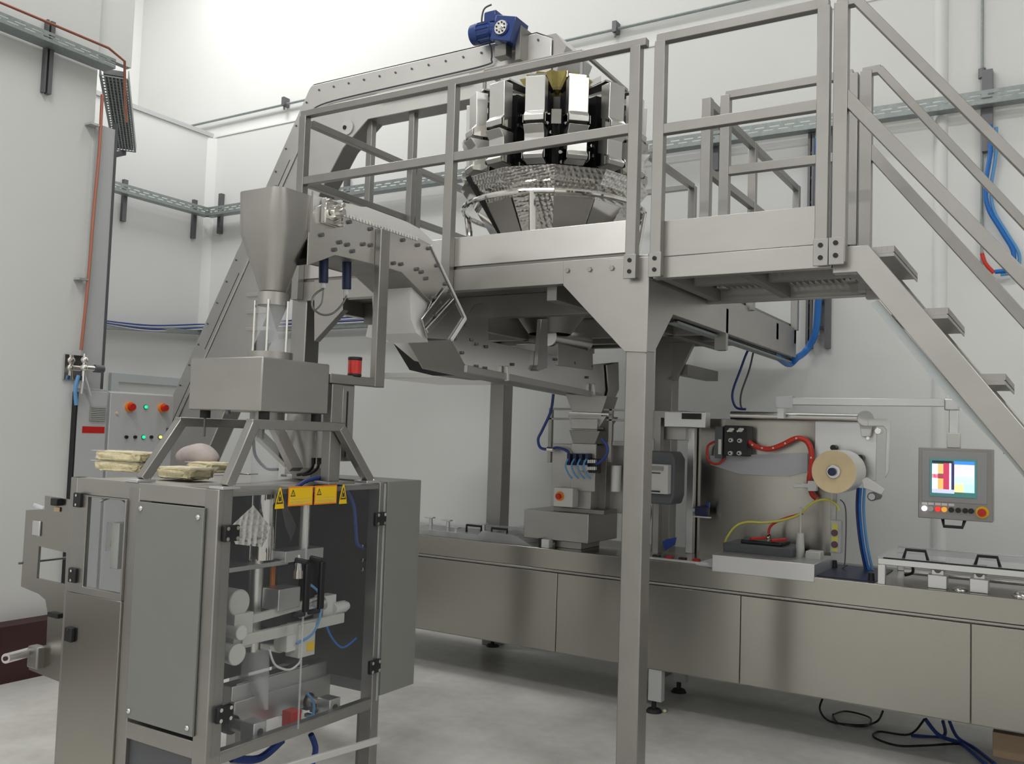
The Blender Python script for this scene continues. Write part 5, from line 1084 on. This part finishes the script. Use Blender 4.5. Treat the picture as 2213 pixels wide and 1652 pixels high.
for y in (884, 905): a, c = P(1188, y, Y=DY+.1), P(1355, y+2, Y=DY+.1); fr2.box(a.x, c.x, DY+.09, DY+.11, a.z-.008, a.z+.006)
a = P(1330, 960, Y=DY+.1); fr2.box(a.x-.02, a.x+.2, DY+.09, DY+.12, a.z-.012, a.z+.02)
Dz('side_frame', fr2, 'steelv', .002)
a = P(1230, 1080, Y=DY-.02); b_ = Dr('switch_box', 1196, 1094, 1238, 1056, DY-.04, .09, 'offw', .004)
a = P(1210, 1073, Y=DY-.04); link('switch_plate', B().cyl(a, a-Vector((0, .008, 0)), .032), 'orange', b_); link('rotary_switch', B().cyl(a-Vector((0, .008, 0)), a-Vector((0, .035, 0)), .018), 'red', b_, .003)
va = B(); vh = B(); random.seed(5)
for k in range(4):
    a = P(1234+k*13, 990, Y=DY+.01); va.box(a.x-.012, a.x+.012, DY-.03, DY+.02, a.z-.05, a.z+.03); vh.tube([a+Vector((0, -.03, .0)), a+Vector((-.01, -.06, -.05)), a+Vector((.01, -.05, -.11)), a+Vector((.03, -.03, -.14))], .006, 8)
Dz('solenoid_valve', va, 'navy'); Dz('valve_hose', vh, 'hosel', 0)
vf = B()
for k in range(4):
    for y in (998, 1013): a = P(1275+k*4.5, y, Y=DY-.0); vf.box(a.x-.005, a.x+.005, DY-.03, DY-.0, a.z-.010, a.z+.012)
Dz('white_fitting', vf, 'white', 0); Dr('valve_manifold', 1271, 1022, 1296, 992, DY+.0, .03, 'black')
Dr('gauge_box', 1248, 1018, 1270, 995, DY-.01, .04, 'steel')
Dz('blue_hose', B().tube(hh([(1300, 948), (1312, 965), (1310, 985), (1296, 1000), (1288, 1003)], DY-.02), .010), 'dhose', 0)
Dz('blue_hose', B().tube(hh([(1188, 972), (1205, 968), (1225, 975), (1232, 985)], DY-.0), .010), 'dhose', 0)
Dz('air_fitting', B().cyl(P(1183, 971, Y=DY-.02), P(1196, 972, Y=DY-.02), .018, n=14), 'chrome', .002)
Dz('discharge_sheet', B().prism([P(1187, 1130, Y=6.1), P(1187, 1100, Y=6.1), P(1330, 1100, Y=6.1), P(1332, 1130, Y=6.1)], (0, .02, 0)), 'steel', 0) if False else None
Dz('rear_column', B().box(P(1314, 1000, Y=5.85).x, P(1348, 1000, Y=5.85).x, 5.85, 5.95, bz1, P(1330, 960, Y=5.85).z), 'steel', .003)
a = P(1332, 1035, Y=5.75); Dz('white_canister', B().cyl(a-Vector((0, 0, .09)), a+Vector((0, 0, .09)), .035, n=20), 'white', .004)
Dz('bolt', B().cyl((bx0+.25, DY+.05, bz1), (bx0+.25, DY+.05, bz1+.01), .01), 'chrome', 0)
solo('blue_hose', B().tube(hh([(1196, 852), (1190, 890), (1172, 930), (1163, 950), (1168, 968), (1184, 972)], DY-.01), .010), 'dhose', 'blue hose looping down left of the dosing tower', 'hose')
# collecting chute / tray below platform
ct = thing('transfer_chute', 'wide steel chute with black underside below platform behind conveyor', 'chute', (-3.3, 5, 2.2))
cy_ = 4.75
link('chute_side', B().prism(py([(820, 600), (905, 600), (975, 700), (1000, 790), (1010, 808), (895, 780), (850, 742), (790, 728)], cy_), (0, .012, 0)), 'bright', ct)
link('chute_base', B().prism(py([(850, 742), (895, 780), (940, 790), (1060, 805), (1060, 812), (935, 812), (885, 800)], cy_+.02), (0, .45, 0)), 'black', ct)
rp = thing('return_tray', 'flat steel tray below lower conveyor on the rear leg', 'tray', (-4, 6.2, 2.2))
a, c = P(933, 817, Y=6.3), P(1195, 850, Y=6.3)
link('tray', B().box(a.x, -3.4, 5.6, 6.45, P(1060, 830, Y=6.3).z, P(1060, 818, Y=6.3).z), 'bright', rp, .003)
a = P(660, 1500, X=VX)
# low light bar in front of bagging machine right foot
t_ = [P(640, 1652, X=VX+.04), P(818, 1600, X=VX+.04)]
V_('lower_guard_bar', B().bar(t_[0]+(t_[0]-t_[1])*.6, t_[1], .02, .03), 'offw', .004)
# floor cables behind/under the line
def fl(x, y, z=.012): q = P(x, y, Z=z); return q
q = [P(1778, 1510, Y=6.0), P(1772, 1535, Y=5.95), fl(1795, 1560, .03), fl(1860, 1568), fl(1895, 1560, .03), P(1908, 1538, Y=5.9)]
solo('floor_cable', B().tube(q, .0065, 8), 'black', 'black cable drooping in a loop under packing line', 'cable')
q = [fl(*v) for v in ((1800, 1545), (1830, 1538), (1880, 1552), (1870, 1570), (1815, 1565), (1800, 1548))]
solo('floor_cable', B().tube(q, .006, 8), 'black', 'small coiled black cable on floor under packing line', 'cable')
q = [P(1998, 1555, Y=6.0), fl(1965, 1588, .02), fl(1900, 1582), fl(1890, 1595), fl(1940, 1612), fl(2000, 1612), fl(2080, 1610), fl(2120, 1640)]
solo('floor_cable', B().tube(q, .0065, 8), 'black', 'long black cable winding over floor at right', 'cable')
q = [P(2000, 1555, Y=6.0), fl(2030, 1590, .05), fl(2080, 1610), fl(2130, 1652)]; t = thing('blue_floor_cables', 'dark blue cables hanging to floor under line right end', 'cable', q[0])
link('cable', B().tube(q, .012, 8), 'dhose', t); link('cable', B().tube([P(2052, 1560, Y=6.0), fl(2070, 1595, .04), fl(2110, 1620), fl(2150, 1652)], .010, 8), 'dhose', t); link('cable', B().tube([P(2038, 1560, Y=6.0), fl(2038, 1592), fl(1970, 1590)], .010, 8), 'dhose', t)
a = P(2175, 1605, Y=6.0); solo('cardboard_box', B().box(a.x-.07, a.x+.09, 6.0, 6.15, .0, .14), 'card', 'small cardboard box on floor under line right end', 'box', .003)
a = P(1436, 1537, Z=.01); solo('food_crumb', B().ball(a, .014, (1, 1, .8), 8), 'food', 'tiny pale food crumb on floor beside platform leg', 'crumb')
# ================================================================= LIGHTS
def area(name, loc, sx_, sy_, power, rot=(0, 0, 0), col=(1, .995, .975)):
    l = bpy.data.lights.new(name, 'AREA'); l.shape = 'RECTANGLE'; l.size = sx_; l.size_y = sy_; l.energy = power; l.color = col
    o = bpy.data.objects.new(name, l); COL.objects.link(o); o.location = loc; o.rotation_euler = rot; return o
area('ceiling_or_fill_lamp', (-7.6, 5.6, 8.3), 1.6, 1.2, 165)
area('ceiling_or_fill_lamp', (-4.0, 5.0, 8.4), 3, .6, 60)
area('ceiling_or_fill_lamp', (-2.6, .5, 8.2), 4, .8, 190)
area('ceiling_or_fill_lamp', (4.0, 1.5, 6.5), 3, .8, 130)  # fill hung below ceiling level, added to brighten faces turned to the right
area('ceiling_or_fill_lamp', (-4.0, -4.5, 5.6), 4, .6, 95)  # added low fill behind the camera, to lift the back wall under the platform
area('ceiling_or_fill_lamp', (1.5, -4.5, 5.6), 4, .6, 70)  # right half of the added low fill pair, no real fixture
w = bpy.data.worlds.new('world'); bpy.context.scene.world = w; w.use_nodes = True
w.node_tree.nodes['Background'].inputs[0].default_value = (.9, .95, 1, 1); w.node_tree.nodes['Background'].inputs[1].default_value = .05
sc_ = bpy.context.scene
sc_.view_settings.view_transform = 'Standard'; sc_.view_settings.look = 'None'; sc_.view_settings.gamma = 1; sc_.view_settings.exposure = 0.12
sc_.cycles.use_denoising = True
sc_.cycles.max_bounces = 8; sc_.cycles.diffuse_bounces = 4; sc_.cycles.glossy_bounces = 4; sc_.cycles.transparent_max_bounces = 12
sc_.cycles.caustics_reflective = False; sc_.cycles.caustics_refractive = False

GR = {'railing': 'platform guard rails', 'cable tray': 'wall and platform cable trays', 'cabinet': 'control cabinets at the left wall', 'conveyor': 'steel product conveyors', 'hose': 'loose air and product hoses', 'cable': 'loose cables', 'pipe': 'copper pipes on the left wall', 'conduit': 'thin conduits on the back wall'}
for o in list(COL.objects):
    if o.get('category') in GR and not o.get('group'): o['group'] = GR[o['category']]
